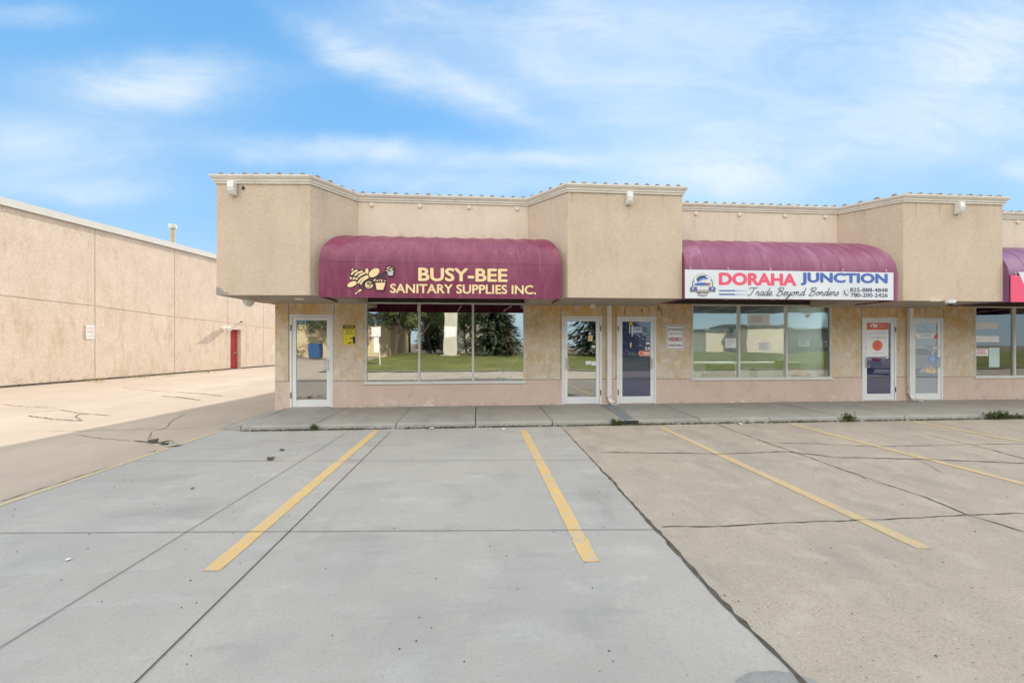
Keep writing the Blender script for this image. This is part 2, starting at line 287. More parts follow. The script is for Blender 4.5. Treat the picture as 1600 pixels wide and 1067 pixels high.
# ------------------------------------------------------------------ mesh helpers
class MB:
    def __init__(s): s.v = []; s.f = []; s.m = []; s.mats = []
    def mi(s, m):
        if m is None: return 0
        if m not in s.mats: s.mats.append(m)
        return s.mats.index(m)
    def add(s, vs, fs, m=None):
        o = len(s.v); s.v += [tuple(v) for v in vs]; i = s.mi(m)
        for f in fs: s.f.append(tuple(o+k for k in f)); s.m.append(i)
        return s
    def box(s, x0, x1, y0, y1, z0, z1, m=None):
        vs = [(x, y, z) for z in (z0, z1) for y in (y0, y1) for x in (x0, x1)]
        return s.add(vs, [(0, 2, 3, 1), (4, 5, 7, 6), (0, 1, 5, 4), (2, 6, 7, 3), (0, 4, 6, 2), (1, 3, 7, 5)], m)
    def obox(s, c, ax, ay, az, m=None):          # box with centre and half-axis vectors
        c, ax, ay, az = map(Vector, (c, ax, ay, az))
        vs = [c+ax*i+ay*j+az*k for k in (-1, 1) for j in (-1, 1) for i in (-1, 1)]
        return s.add(vs, [(0, 2, 3, 1), (4, 5, 7, 6), (0, 1, 5, 4), (2, 6, 7, 3), (0, 4, 6, 2), (1, 3, 7, 5)], m)
    def tube(s, pts, r, n=10, m=None, caps=True):
        pts = [Vector(p) for p in pts]; rs = r if isinstance(r, (list, tuple)) else [r]*len(pts); rings = []
        vs = []
        for i, p in enumerate(pts):
            d = (pts[min(i+1, len(pts)-1)]-pts[max(i-1, 0)]).normalized()
            u = d.cross(Vector((0, 0, 1)));
            if u.length < .05: u = d.cross(Vector((0, 1, 0)))
            u.normalize(); w = d.cross(u)
            for k in range(n):
                a = 2*math.pi*k/n; vs.append(p+u*math.cos(a)*rs[i]+w*math.sin(a)*rs[i])
        fs = [(i*n+k, i*n+(k+1) % n, (i+1)*n+(k+1) % n, (i+1)*n+k) for i in range(len(pts)-1) for k in range(n)]
        if caps: fs += [tuple(reversed(range(n))), tuple((len(pts)-1)*n+k for k in range(n))]
        return s.add(vs, fs, m)
    def lathe(s, c, prof, n=20, axis='z', m=None):  # prof = [(r, h)]
        vs = []
        for r, h in prof:
            for k in range(n):
                a = 2*math.pi*k/n; p = (r*math.cos(a), r*math.sin(a), h)
                if axis == 'y': p = (p[0], p[2], p[1])
                if axis == 'x': p = (p[2], p[0], p[1])
                vs.append((c[0]+p[0], c[1]+p[1], c[2]+p[2]))
        fs = [(i*n+k, i*n+(k+1) % n, (i+1)*n+(k+1) % n, (i+1)*n+k) for i in range(len(prof)-1) for k in range(n)]
        fs += [tuple(range(n)), tuple((len(prof)-1)*n+k for k in range(n))]
        return s.add(vs, fs, m)
    def prism(s, poly, z0, z1, m=None):             # plan polygon
        n = len(poly); vs = [(x, y, z0) for x, y in poly]+[(x, y, z1) for x, y in poly]
        return s.add(vs, [tuple(range(n)), tuple(range(n, 2*n))]+[(i, (i+1) % n, n+(i+1) % n, n+i) for i in range(n)], m)
    def slabXZ(s, poly, y0, y1, m=None):            # elevation polygon (x,z) with thickness in y
        n = len(poly); vs = [(x, y0, z) for x, z in poly]+[(x, y1, z) for x, z in poly]
        return s.add(vs, [tuple(range(n)), tuple(range(n, 2*n))]+[(i, (i+1) % n, n+(i+1) % n, n+i) for i in range(n)], m)
    def build(s, name, m=None, parent=None, smooth=False, bevel=0, loc=None):
        me = bpy.data.meshes.new(name)
        org = Vector(loc) if loc is not None else Vector((0, 0, 0))
        me.from_pydata([tuple(Vector(v)-org) for v in s.v], [], s.f)
        ms = s.mats if s.mats else [m]
        for q in ms: me.materials.append(q)
        if s.mats: me.polygons.foreach_set('material_index', s.m)
        me.validate(); me.update()
        import bmesh
        bm = bmesh.new(); bm.from_mesh(me); bmesh.ops.recalc_face_normals(bm, faces=bm.faces); bm.to_mesh(me); bm.free()
        if smooth: me.polygons.foreach_set('use_smooth', [True]*len(me.polygons))
        o = bpy.data.objects.new(name, me); col.objects.link(o)
        if parent is not None:
            o.parent = parent; o.location = org - (Vector(root_of(parent)))
        else: o.location = org
        if bevel:
            b = o.modifiers.new('bevel', 'BEVEL'); b.width = bevel; b.segments = 2; b.limit_method = 'ANGLE'
        return o
def root_of(o):
    p = Vector((0, 0, 0))
    while o is not None: p += o.location; o = o.parent
    return p
def tag(o, label=None, cat=None, group=None, kind=None):
    if label: o['label'] = label
    if cat: o['category'] = cat
    if group: o['group'] = group
    if kind: o['kind'] = kind
    return o
def empty(name, loc, label, cat, group=None):
    o = bpy.data.objects.new(name, None); col.objects.link(o); o.location = loc; o.empty_display_size = .2
    return tag(o, label, cat, group)
def dup(root, loc, label, rotz=0, scale=None):
    r = root.copy(); col.objects.link(r); r.location = loc; r.rotation_euler = (0, 0, rotz); r['label'] = label
    if scale: r.scale = (scale,)*3
    for ch in list(root.children):
        c = ch.copy(); col.objects.link(c); c.parent = r
        for g in list(ch.children):
            d = g.copy(); col.objects.link(d); d.parent = c
    return r
def struct(o): o['kind'] = 'structure'; return o

def text_geo(body, bold=0.0, shear=0.0, spacing=1.0):
    cu = bpy.data.curves.new('t', 'FONT'); cu.body = body
    cu.shear = shear; cu.space_character = spacing
    cu.resolution_u = 4; cu.fill_mode = 'FRONT'
    ob = bpy.data.objects.new('t', cu); col.objects.link(ob)
    dg = bpy.context.evaluated_depsgraph_get(); dg.update()
    me = bpy.data.meshes.new_from_object(ob.evaluated_get(dg))
    vs = [tuple(v.co) for v in me.vertices]; fs = [tuple(p.vertices) for p in me.polygons]
    bpy.data.objects.remove(ob); bpy.data.curves.remove(cu); bpy.data.meshes.remove(me)
    return vs, fs
def put_text(mb, body, x0, x1, z0, z1, Y, bold=.0, shear=0., spacing=1., m=None, slope=0.0):
    vs, fs = text_geo(body, bold, shear, spacing)
    if not vs: return
    ax, bx = min(v[0] for v in vs), max(v[0] for v in vs); ay, by = min(v[1] for v in vs), max(v[1] for v in vs)
    ax -= bold; bx += bold; ay -= bold; by += bold
    k = (x1-x0)/max(bx-ax, 1e-6); h = (z1-z0)/max(by-ay, 1e-6)
    dirs = [(0, 0)]+([(math.cos(R(a))*bold, math.sin(R(a))*bold) for a in range(0, 360, 45)] if bold > .008 else [])
    for i, (dx, dz) in enumerate(dirs):              # bold: the glyph thickened by its own shifted copies
        mb.add([(x0+(v[0]-ax+dx)*k, Y-.00004*i, z0+(v[1]-ay+dz)*h) for v in vs], fs, m)
def ribbon(pts, w):                                  # polyline -> mitred strip in 2d: left side, right side
    P = [Vector(p) for p in pts]; L_, R_ = [], []
    for i, p in enumerate(P):
        d = P[min(i+1, len(P)-1)]-P[max(i-1, 0)]
        d = d.normalized() if d.length > 1e-9 else Vector((1, 0)); n = Vector((-d.y, d.x))*w/2; L_.append(p+n); R_.append(p-n)
    return L_, R_
def smooth_line(pts, k=6):
    P = [Vector(p) for p in pts]; out = []
    for i in range(len(P)-1):
        p0, p1, p2, p3 = P[max(i-1, 0)], P[i], P[i+1], P[min(i+2, len(P)-1)]
        for j in range(k):
            t = j/k; out.append(.5*((2*p1)+(-p0+p2)*t+(2*p0-5*p1+4*p2-p3)*t*t+(-p0+3*p1-3*p2+p3)*t**3))
    return out+[P[-1]]
def ell(cx, cy, rx, ry, rot=0, n=22):
    c, s = math.cos(rot), math.sin(rot)
    return [(cx+rx*math.cos(a)*c-ry*math.sin(a)*s, cy+rx*math.cos(a)*s+ry*math.sin(a)*c) for a in [2*math.pi*i/n for i in range(n)]]
class Art:
    """flat print: polygons given in photo pixels, laid on the plane y = Y, each layer 0.6 mm proud of the one below"""
    def __init__(s, Y, fx=lambda x: x, fy=lambda y: y): s.Y = Y; s.k = 0; s.fx = fx; s.fy = fy; s.mb = MB()
    def p(s, q, dy): v = atY(s.fx(q[0]), s.fy(q[1]), s.Y); return (v.x, s.Y-dy, v.z)
    def poly(s, pts, m): s.k += 1; s.mb.add([s.p(q, s.k*.0006) for q in pts], [tuple(range(len(pts)))], m)
    def line(s, pts, w, m, sm=True):
        s.k += 1; pts = smooth_line(pts) if sm else pts
        a, b = ribbon(pts, w); n = len(a); s.mb.add([s.p(v, s.k*.0006) for v in a+b], [(i, i+1, n+i+1, n+i) for i in range(n-1)], m)
    def text(s, body, x0, y0, x1, y1, m, **kw):
        s.k += 1; xm, ym = (x0+x1)/2, (y0+y1)/2
        a = atY(s.fx(x0), s.fy(ym), s.Y).x; b = atY(s.fx(x1), s.fy(ym), s.Y).x
        zt = atY(s.fx(xm), s.fy(y0), s.Y).z; zb = atY(s.fx(xm), s.fy(y1), s.Y).z
        put_text(s.mb, body, a, b, zb, zt, s.Y-s.k*.0006, m=m, **kw)
# ------------------------------------------------------------------ ground
YW, YF, YR, YK = 9.75, 8.05, 8.95, 7.86
def sheet(name, poly, z, m):
    return struct(MB().add([(x, y, z) for x, y in poly], [tuple(range(len(poly)))]).build(name, m))
sheet('ground', [(-400, -400), (400, -400), (400, 400), (-400, 400)], -.02, M_asph)
XS, XE = 1.53, -4.78                                  # seam between new slab and old paving; left edge of the slab
sheet('alley', [(-40, -30), (XE, -30), (XE, 60), (-40, 60)], -.006, M_alley)
sheet('parking_slab', [(XE, 1.15), (XS, 1.15), (XS, YK+.3), (XE, YK+.3)], 0, M_new)
sheet('front_pavement', [(XE, -4), (XS, -4), (XS, 1.146), (XE, 1.146)], 0, M_old)
sheet('parking_pavement', [(XS, -4), (60, -4), (60, YK+.3), (XS, YK+.3)], 0, M_old)
# sidewalk with rounded kerb edge
mb = MB(); prof = [(YK, -.01), (YK+.012, .07), (YK+.03, .095), (YK+.06, .105), (YW+.3, .135), (YW+.3, -.01)]
xs = [-4.35]+[-3.05+1.49*i for i in range(40)]
for i in range(len(xs)-1):
    a, b = xs[i]+.009, xs[i+1]-.009; n = len(prof)
    yo = random.uniform(-.008, .008); zo = random.uniform(-.004, .004)
    mb.add([(a, y+yo, z+zo if z > 0 else z) for y, z in prof]+[(b, y+yo, z+zo if z > 0 else z) for y, z in prof],
           [tuple(range(n)), tuple(range(n, 2*n))]+[(k, (k+1) % n, n+(k+1) % n, n+k) for k in range(n)])
# ramped left end of the walk
mb.add([(-4.95, YK+.25, -.01), (-4.356, YK, -.01), (-4.356, YK+.03, .095), (-4.356, YW, .135), (-4.356, YW+.3, .135), (-4.75, YW+.3, .05), (-4.95, YW-.3, .0)],
       [(0, 1, 2), (0, 2, 3), (0, 3, 6), (3, 4, 5), (3, 5, 6)])
struct(mb.build('sidewalk', M_walk))
def gstrip(pts, w, z, jitter=0, n=1):
    """irregular flat strip along ground points"""
    P = []
    for i in range(len(pts)-1):
        a, b = Vector(pts[i][:2]), Vector(pts[i+1][:2]); k = max(1, int((b-a).length/.07)) if jitter else 1
        P += [a.lerp(b, j/k) for j in range(k)]
    P.append(Vector(pts[-1][:2])); L_, R_ = [], []; off = 0
    for i, p in enumerate(P):
        d = (P[min(i+1, len(P)-1)]-P[max(i-1, 0)]).normalized(); nn = Vector((-d.y, d.x))
        off = off*.8+random.uniform(-jitter, jitter)
        ww = w*(random.uniform(.35, 1.5) if jitter else 1)
        L_.append(p+nn*(off+ww/2)); R_.append(p+nn*(off-ww/2))
    vs = [(q.x, q.y, z) for q in L_]+[(q.x, q.y, z) for q in R_]; m = len(P)
    return vs, [(i, i+1, m+i+1, m+i) for i in range(m-1)]
mb = MB()
for X, w in ((-3.55, .011), (-1.60, .015)): pass
for (p, q, w) in (((540, 677), (0, 1013), .006), ((610, 675), (212, 1067), .009)):
    a, b = atZ(*p), atZ(*q); b2 = a.lerp(b, 1.12); mb.add(*gstrip([a, b2], w, .0075))
for y0, w in ((720, .006), (831, .006)):
    a, b = atZ(300, y0+.8), atZ(850, y0-2.2 if y0 > 800 else y0-.6); d = (b-a)/(b.x-a.x)
    mb.add(*gstrip([a+d*(XE+.12-a.x), a+d*(XS-.01-a.x)], w, .0075))
struct(mb.build('slab_joints', M_joint))
def c8(x, y): return (950+x/2.4615, 610+y/2.4615)
def c6(x, y): return (x/3.3333, 560+y/3.3333)
mb = MB()
cracks = [([(0, 238), (430, 243), (690, 235), (870, 257), (1190, 265), (1600, 280), (2100, 290)], .030), ([(600, 200), (800, 205), (1020, 216), (1270, 210), (1640, 205)], .018),
          ([(420, 130), (620, 205), (740, 245), (900, 305), (1200, 405), (1390, 480), (1600, 545), (2000, 690)], .020), ([(210, 525), (550, 518), (1060, 495), (1390, 480), (1600, 474), (2000, 465)], .017),
          ([(1240, 175), (1400, 210), (1600, 262), (1900, 330)], .020), ([(-30, 238), (0, 238)], .02)]
cracks += [([(900, 305), (960, 322), (1010, 352), (1080, 372)], .008), ([(1180, 264), (1230, 285), (1290, 320)], .008)]
for pts, w in cracks: mb.add(*gstrip([atZ(*c8(*p)) for p in pts], w*.8, .005, .010))
struct(mb.build('pavement_cracks', M_crack))
mb = MB(); a = atZ(882, 672); b = atZ(1250, 1067)
mb.add(*gstrip([a, a.lerp(b, .42)], .014, .006, .002)); mb.add(*gstrip([a.lerp(b, .42), a.lerp(b, .6), a.lerp(b, 1.4)], .030, .006, .009))
struct(mb.build('pavement_seam', M_crack))
mb = MB()
for pts, w in (([(0, 238), (140, 252), (300, 258)], .03), ([(145, 298), (250, 312), (370, 322), (425, 326)], .05), ([(425, 326), (400, 300), (425, 288), (470, 290)], .03),
               ([(140, 283), (320, 268), (430, 288), (590, 298)], .04), ([(850, 197), (940, 203), (1040, 217)], .09), ([(930, 176), (1040, 184), (1160, 196)], .06), ([(640, 150), (800, 168), (930, 178)], .03),
               ([(270, 380), (500, 376), (700, 372), (1000, 365), (1200, 335)], .02), ([(770, 420), (790, 385), (860, 360), (900, 320), (960, 290)], .018), ([(400, 400), (550, 420), (680, 430)], .018),
               ([(705, 430), (790, 438), (900, 448), (890, 460)], .07), ([(1160, 372), (1210, 345), (1260, 325), (1320, 315)], .06), ([(0, 745), (300, 652), (560, 570), (840, 482)], .018)):
    mb.add(*gstrip([atZ(*c6(*p), -.006) for p in pts], w*.6, .001, .016))
struct(mb.build('alley_cracks', M_crack))
mb = MB()
lines = [(-1.88, 3.05, 7.72), (.82, 2.95, 7.56), (3.47, 2.93, 7.56), (6.20, 2.95, 7.72), (8.88, 2.95, 7.72), (11.6, 2.95, 7.72), (14.3, 2.95, 7.72)]
M_lineO = mat('worn_line_paint', (.60, .42, .16), (.52, .38, .17), 3, .9, spec=.2, fine=(45, (.40, .34, .27), .38, .62, .75), stain=[(2.5, (.45, .37, .25), .40, .75, .6, U), (9, (.39, .335, .27), .54, .64, .7, U), (26, (.38, .33, .27), .54, .62, .7, U)])
for i, (x, y0, y1) in enumerate(lines):               # painted bars with ragged, worn edges
    if i == 2: struct(mb.build('parking_lines', M_lineY)); mb = MB()
    n = 60; e = lambda: random.uniform(-.005, .005)
    vs = [(x-.062+e(), y0+(y1-y0)*k/n, .004) for k in range(n+1)]+[(x+.062+e(), y0+(y1-y0)*k/n+(.02*e() if 0 < k < n else 2*e()), .004) for k in range(n+1)]
    mb.add(vs, [(k, k+1, n+2+k, n+1+k) for k in range(n)])
struct(mb.build('parking_lines', M_lineO))
M_lineF = mat('faded_line_paint', (.50, .38, .19), (.44, .36, .22), 3, .85, fine=(30, (.36, .35, .32), .45, .65, .8))
struct(MB().add(*gstrip([(XE+.05, -3), (XE+.05, 8.0)], .07, .004)).build('edge_line', M_lineF))
# worn hollow at the end of the seam
mb = MB(); c = atZ(1215, 1072); mb.add([(c.x+.20*math.cos(t)*random.uniform(.93, 1.05), c.y+.085*math.sin(t)*random.uniform(.9, 1.08), .0055) for t in [i*math.pi/12 for i in range(24)]], [tuple(range(24))])
struct(mb.build('pavement_patch', mat('worn_concrete', (.22, .22, .215), (.28, .275, .265), 14, .95, bump=(50, .8, .01))))
# steel channel cover across the walk with its outlet in the kerb
o = empty('drain_channel', (3.1, 8.7, .12), 'blue-grey steel drain channel crossing the sidewalk from the downspout between the middle doors', 'drain')
xa_, xb_ = atZ(965, 638, .137).x, atZ(990, 659, .112).x
MB().add([(xa_-.13, YW-.06, .1375), (xa_+.13, YW-.06, .1375), (xb_+.13, YK+.045, .1105), (xb_-.13, YK+.045, .1105), (xa_-.13, YW-.06, .12), (xa_+.13, YW-.06, .12), (xb_+.13, YK+.045, .09), (xb_-.13, YK+.045, .09)], [(0, 1, 2, 3), (4, 5, 6, 7), (0, 1, 5, 4), (2, 3, 7, 6), (0, 3, 7, 4), (1, 2, 6, 5)]).build('cover', M_plate, o)
MB().box(xb_-.2, xb_+.2, YK-.012, YK+.1, .01, .085).build('outlet', M_black, o)

# ------------------------------------------------------------------ storefront building
B = empty('storefront_building', (-4.62, YW, 0), 'long single-storey tan stucco strip of shops with zigzag upper wall and white gutter', 'building')
PER = 7.27
front = [(-4.95, 8.17), (-3.20, YF), (-2.57, YR), (1.08, YR), (1.76, YF), (4.13, YF), (4.13, YR), (8.36, YR), (9.03, YF), (11.38, YF), (11.38, YR)]
for k in (1, 2, 3): front += [(8.36+PER*k, YR), (9.03+PER*k, YF), (11.38+PER*k, YF), (11.38+PER*k, YR)]
XR = front[-1][0]
backl = (-2.75, 32.0)
outline = front+[(XR, 32.0), backl]
ZS, ZE, ZG, ZV = 2.52, 4.62, 4.76, 3.42
# upper wall as a closed prism without bottom/top
def ring(poly, z0, z1):
    n = len(poly); mb = MB(); mb.add([(x, y, z0) for x, y in poly]+[(x, y, z1) for x, y in poly], [(i, (i+1) % n, n+(i+1) % n, n+i) for i in range(n)]); return mb
blocks = [[(-4.95, 8.17), (-3.20, YF), (-2.57, YR), (-2.57, YW-.002), (-4.9, YW-.002)]]+[[(1.08+a, YR), (1.76+a, YF), (4.13+a, YF), (4.13+a, YW-.002), (1.08+a, YW-.002)] for a in (0, 7.27, 7.27*2, 7.27*3, 7.27*4)]
uw = ring(outline, ZV, ZG)
for bp in blocks:
    bp[0] = tuple(bp[0]); q = ring([(round(x, 3), y) for x, y in bp], ZS, ZV); uw.add(q.v, q.f)
sb = ring([(-4.95, 8.17), (-4.9, YW), (-4.7, YW), (XR-29, 32.0), backl], ZS, ZV); uw.add([(-4.95, 8.17, ZS), backl+(ZS,), backl+(ZV,), (-4.95, 8.17, ZV)], [(0, 1, 2, 3)])
uw.build('upper_wall', M_upper, B)
inset = [(x, y) for x, y in outline]
mbs = MB(); fr = front
for bp in blocks: mbs.add([(x, y+.012, ZS+.004) for x, y in bp], [tuple(range(5))])
mbs.add([(-2.6, YR+.01, ZV), (XR, YR+.01, ZV), (XR, YW+.1, ZV), (-2.6, YW+.1, ZV)], [(0, 1, 2, 3)])
mbs.add([(-4.78, YW+.2, ZS+.004), (-4.45, YW+.2, ZS+.004), (-4.45, 31.9, ZS+.004), (-2.76, 31.9, ZS+.004)], [(0, 1, 2, 3)])
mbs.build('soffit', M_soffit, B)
M_bay = mat('pale_bay_tone', (.70, .60, .49), (.64, .54, .435), 1.3, .95, spec=.15, bump=(50, .8, .015), fine=(30, (.52, .43, .34), .46, .74, .36),
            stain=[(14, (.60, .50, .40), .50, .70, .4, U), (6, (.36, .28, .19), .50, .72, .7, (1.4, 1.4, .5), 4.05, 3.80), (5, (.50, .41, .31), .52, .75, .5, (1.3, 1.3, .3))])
for a_, b_ in [(-2.562, 1.072)]+[(4.138+PER*k, 8.352+PER*k) for k in range(4)]: MB().box(a_, b_, YR-.004, YR-.0005, ZV, ZE-.001).build('bay_overlay', M_bay, B)  # thin paler sheet laid over the recessed upper wall
# gutter swept along the eave
def sweep(path, prof, name, m, parent, closed=False):
    n = len(path); offs = []
    for i in range(n):
        p = Vector(path[i]); dirs = []
        if i > 0: dirs.append((p-Vector(path[i-1])).normalized())
        if i < n-1: dirs.append((Vector(path[i+1])-p).normalized())
        ns = [Vector((d.y, -d.x)) for d in dirs]
        if len(ns) == 2:
            b_ = (ns[0]+ns[1]).normalized(); b_ = b_/max(.35, b_.dot(ns[0]))
        else: b_ = ns[0]
        offs.append((p, b_))
    mb = MB(); k = len(prof)
    for i in range(n-1):                             # separate runs: crisp mitres
        vs = [(offs[j][0].x+offs[j][1].x*o_, offs[j][0].y+offs[j][1].y*o_, z) for j in (i, i+1) for o_, z in prof]
        mb.add(vs, [(q, q+1, k+q+1, k+q) for q in range(k-1)])
        if i == 0: mb.add(vs[:k], [tuple(range(k))])
        if i == n-2: mb.add(vs[k:], [tuple(range(k))])
    return mb.build(name, m, parent)
gprof = [(.002, ZE), (.024, ZE), (.026, ZE+.035), (.042, ZE+.042), (.046, ZE+.078), (.060, ZE+.086), (.078, ZE+.115), (.084, ZE+.125), (.084, ZE+.152), (.074, ZE+.152), (.070, ZE+.13), (-.05, ZE+.13)]
path = [backl]+front
sweep(path, gprof, 'gutter', M_gut, B)
# clay barrel tiles: their round ends peep over the gutter
mb = MB()
def tile_run(a, b, sp=.205):
    a, b = Vector(a), Vector(b); d = b-a; L_ = d.length; d.normalize(); nrm = Vector((d.y, -d.x)); n = int(L_/sp)
    for i in range(n):
        c = a+d*((i+.5)*L_/n); rr = .056*random.uniform(.9, 1.08); vs = []; K = 8
        o0 = .045+random.uniform(-.012, .012)
        for s_, z_ in ((o0, ZE+.145), (-.75, ZE+.23)):
            for k in range(K+1):
                t = math.pi*k/K; q = c+nrm*s_+d*(rr*math.cos(t)); vs.append((q.x, q.y, z_+rr*1.05*math.sin(t)))
        mb.add(vs, [(k, k+1, K+2+k, K+1+k) for k in range(K)]+[tuple(range(K+1)), tuple(range(K+1, 2*K+2))])
for i in range(len(front)-1):
    if abs(front[i][0]-front[i+1][0]) > .1: tile_run(front[i], front[i+1], .215 if i % 2 == 0 else .25)
tile_run(backl, (-4.85, 9.3), .22)
mb.build('roof_tiles', M_tile, B)
rf = MB(); n = len(outline)
rf.add([(x, y+.05, ZE+.128) for x, y in outline], [tuple(range(n))]); rf.build('roof', M_tile, B)

# lower wall with door and window openings
def wx(px): return atY(px, 560, YW).x
def wz(px, py): return atY(px, py, YW).z
win_px = [(571, 473, 820, 597, (655, 739)), (1081, 476, 1299, 591, (1155, 1229))]
door_px = {'A': (453, 490, 520, 637), 'B': (878, 491, 940, 633), 'C': (964, 491, 1025, 631), 'D': (1347, 494, 1400, 625), 'E': (1423, 493, 1473, 624)}
wins = []
for x0, y0, x1, y1, ms in win_px:
    wins.append([wx(x0), wx(x1), wz((x0+x1)/2, y1), wz((x0+x1)/2, y0), [wx(q) for q in ms]])
w3x = wx(1523); wins.append([w3x, w3x+3.83, wins[1][2], wins[1][3], [w3x+1.17, w3x+2.5]])
for k in (1, 2): wins.append([w3x+PER*k, w3x+PER*k+3.83, wins[1][2], wins[1][3], [w3x+PER*k+1.25, w3x+PER*k+2.55]])
doors = {}
for k, (x0, y0, x1, y1) in door_px.items(): doors[k] = [wx(x0), wx(x1), .137, .137+2.13]
for k, s_, n_ in (('F', 'D', 1), ('G', 'E', 1), ('H', 'D', 2), ('I', 'E', 2)):
    doors[k] = [doors[s_][0]+PER*n_, doors[s_][1]+PER*n_, .137, 2.267]
ops = [(w[0], w[1], w[2], w[3]) for w in wins]+[tuple(d) for d in doors.values()]
ZJ = .74                                              # joint between plinth and stucco
def wall_grid(x0, x1, z0, z1, y, dep, ops, name, m):
    xs = sorted({x0, x1}|{v for o_ in ops for v in o_[:2] if x0 < v < x1}); zs = sorted({z0, z1}|{v for o_ in ops for v in o_[2:] if z0 < v < z1})
    mb = MB()
    inside = lambda cx, cz: any(o_[0] < cx < o_[1] and o_[2] < cz < o_[3] for o_ in ops)
    for i in range(len(xs)-1):
        for j in range(len(zs)-1):
            a, b, c, d = xs[i], xs[i+1], zs[j], zs[j+1]
            if not inside((a+b)/2, (c+d)/2): mb.add([(a, y, c), (b, y, c), (b, y, d), (a, y, d)], [(0, 1, 2, 3)])
    for o_ in ops:
        a, b, c, d = max(o_[0], x0), min(o_[1], x1), max(o_[2], z0), min(o_[3], z1)
        if a >= b or c >= d: continue
        mb.add([(a, y, c), (a, y+dep, c), (a, y+dep, d), (a, y, d)], [(0, 1, 2, 3)]); mb.add([(b, y, c), (b, y+dep, c), (b, y+dep, d), (b, y, d)], [(0, 1, 2, 3)])
        if o_[3] < z1: mb.add([(a, y, d), (b, y, d), (b, y+dep, d), (a, y+dep, d)], [(0, 1, 2, 3)])
        if o_[2] > z0: mb.add([(a, y, c), (b, y, c), (b, y+dep, c), (a, y+dep, c)], [(0, 1, 2, 3)])
    return mb.build(name, m, B)
XL = -4.64
wall_grid(XL, XR-.1, ZJ+.004, ZV+.02, YW, .16, ops, 'front_wall', M_low)
wall_grid(XL, XR-.1, .05, ZJ-.006, YW-.004, .16, ops, 'plinth', M_base)
mb = MB()                                             # control joints in the stucco
for k, d in doors.items():
    for xx in (d[0]-.025, d[1]+.03):
        mb.box(xx-.005, xx+.005, YW-.0025, YW+.01, (d[3] if xx > d[0] else ZJ)+.0, ZS-.01)
mb.box(XL, XR-.1, YW+.004, YW+.02, ZJ-.006, ZJ+.004)
mb.build('wall_joints', M_crack, B)
for k_, w in enumerate(wins): MB().box((-2.56, 4.14)[min(k_, 1)]+PER*max(0, k_-1), (1.07, 8.34)[min(k_, 1)]+PER*max(0, k_-1), YW-.03, YW-.001, max(w[3]+.002, ZS+.01), ZV-.004).build('awning_shade_board', mat('painted_awning_shade', (.055, .045, .038), (.04, .033, .028), 3, .9) if 'painted_awning_shade' not in MATS else MATS['painted_awning_shade'], B)  # added dark board: shade inside the open awning put into its colour
mb = MB(); mb.box(XL, XL+.16, YW+.161, 31.9, .0, ZV); mb.box(XL, XR-.1, 31.75, 31.9, 0, ZS+.02); mb.box(XR-.26, XR-.1, YW+.16, 31.7, 0, ZS+.02)
mb.add([(XL, YW, -.02), (XL, YW+.161, -.02), (XL, YW+.161, ZV), (XL, YW, ZV)], [(0, 1, 2, 3)])
mb.build('side_wall', M_low, B)
# rooms behind the glass
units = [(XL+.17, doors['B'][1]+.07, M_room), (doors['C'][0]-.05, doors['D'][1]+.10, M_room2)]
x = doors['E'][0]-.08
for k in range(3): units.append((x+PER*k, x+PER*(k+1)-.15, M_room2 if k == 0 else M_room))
for i, (a, b, m) in enumerate(units):
    mb = MB(); dd = 6.5
    mb.add([(a, YW+.17, .13), (b, YW+.17, .13), (b, YW+dd, .13), (a, YW+dd, .13)], [(0, 1, 2, 3)], M_floor)
    for f in ([(a, YW+.17, .13), (a, YW+dd, .13), (a, YW+dd, 3.0), (a, YW+.17, 3.0)], [(b, YW+.17, .13), (b, YW+dd, .13), (b, YW+dd, 3.0), (b, YW+.17, 3.0)],
              [(a, YW+dd, .13), (b, YW+dd, .13), (b, YW+dd, 3.0), (a, YW+dd, 3.0)], [(a, YW+.17, 3.0), (b, YW+.17, 3.0), (b, YW+dd, 3.0), (a, YW+dd, 3.0)]):
        mb.add(f, [(0, 1, 2, 3)], m)
    mb.build('shop_room', None, B)
# windows
def make_window(w, gm):
    x0, x1, z0, z1, ms = w; y0, y1 = YW-.012, YW+.07; f = .032
    mb = MB(); mb.box(x0, x1, y0, y1, z1-f, z1); mb.box(x0, x1, y0, y1, z0, z0+f); mb.box(x0, x0+f, y0+.001, y1-.001, z0+f, z1-f); mb.box(x1-f, x1, y0+.001, y1-.001, z0+f, z1-f)
    for q in ms: mb.box(q-.026, q+.026, y0+.001, y1-.001, z0+f, z1-f)
    o = mb.build('window', M_winfr, B, bevel=.003)
    ed = [x0+f]+[v for q in ms for v in (q-.026, q+.026)]+[x1-f]
    for i in range(0, len(ed), 2): MB().box(ed[i], ed[i+1], YW+.028, YW+.034, z0+f, z1-f).build('pane', gm, o)
    MB().box(x0-.03, x1+.03, YW-.045, YW+.05, z0-.035, z0-.002).build('sill', M_white, o, bevel=.004)
    return o
for i, w in enumerate(wins): make_window(w, M_glass if i == 0 else M_glass2)
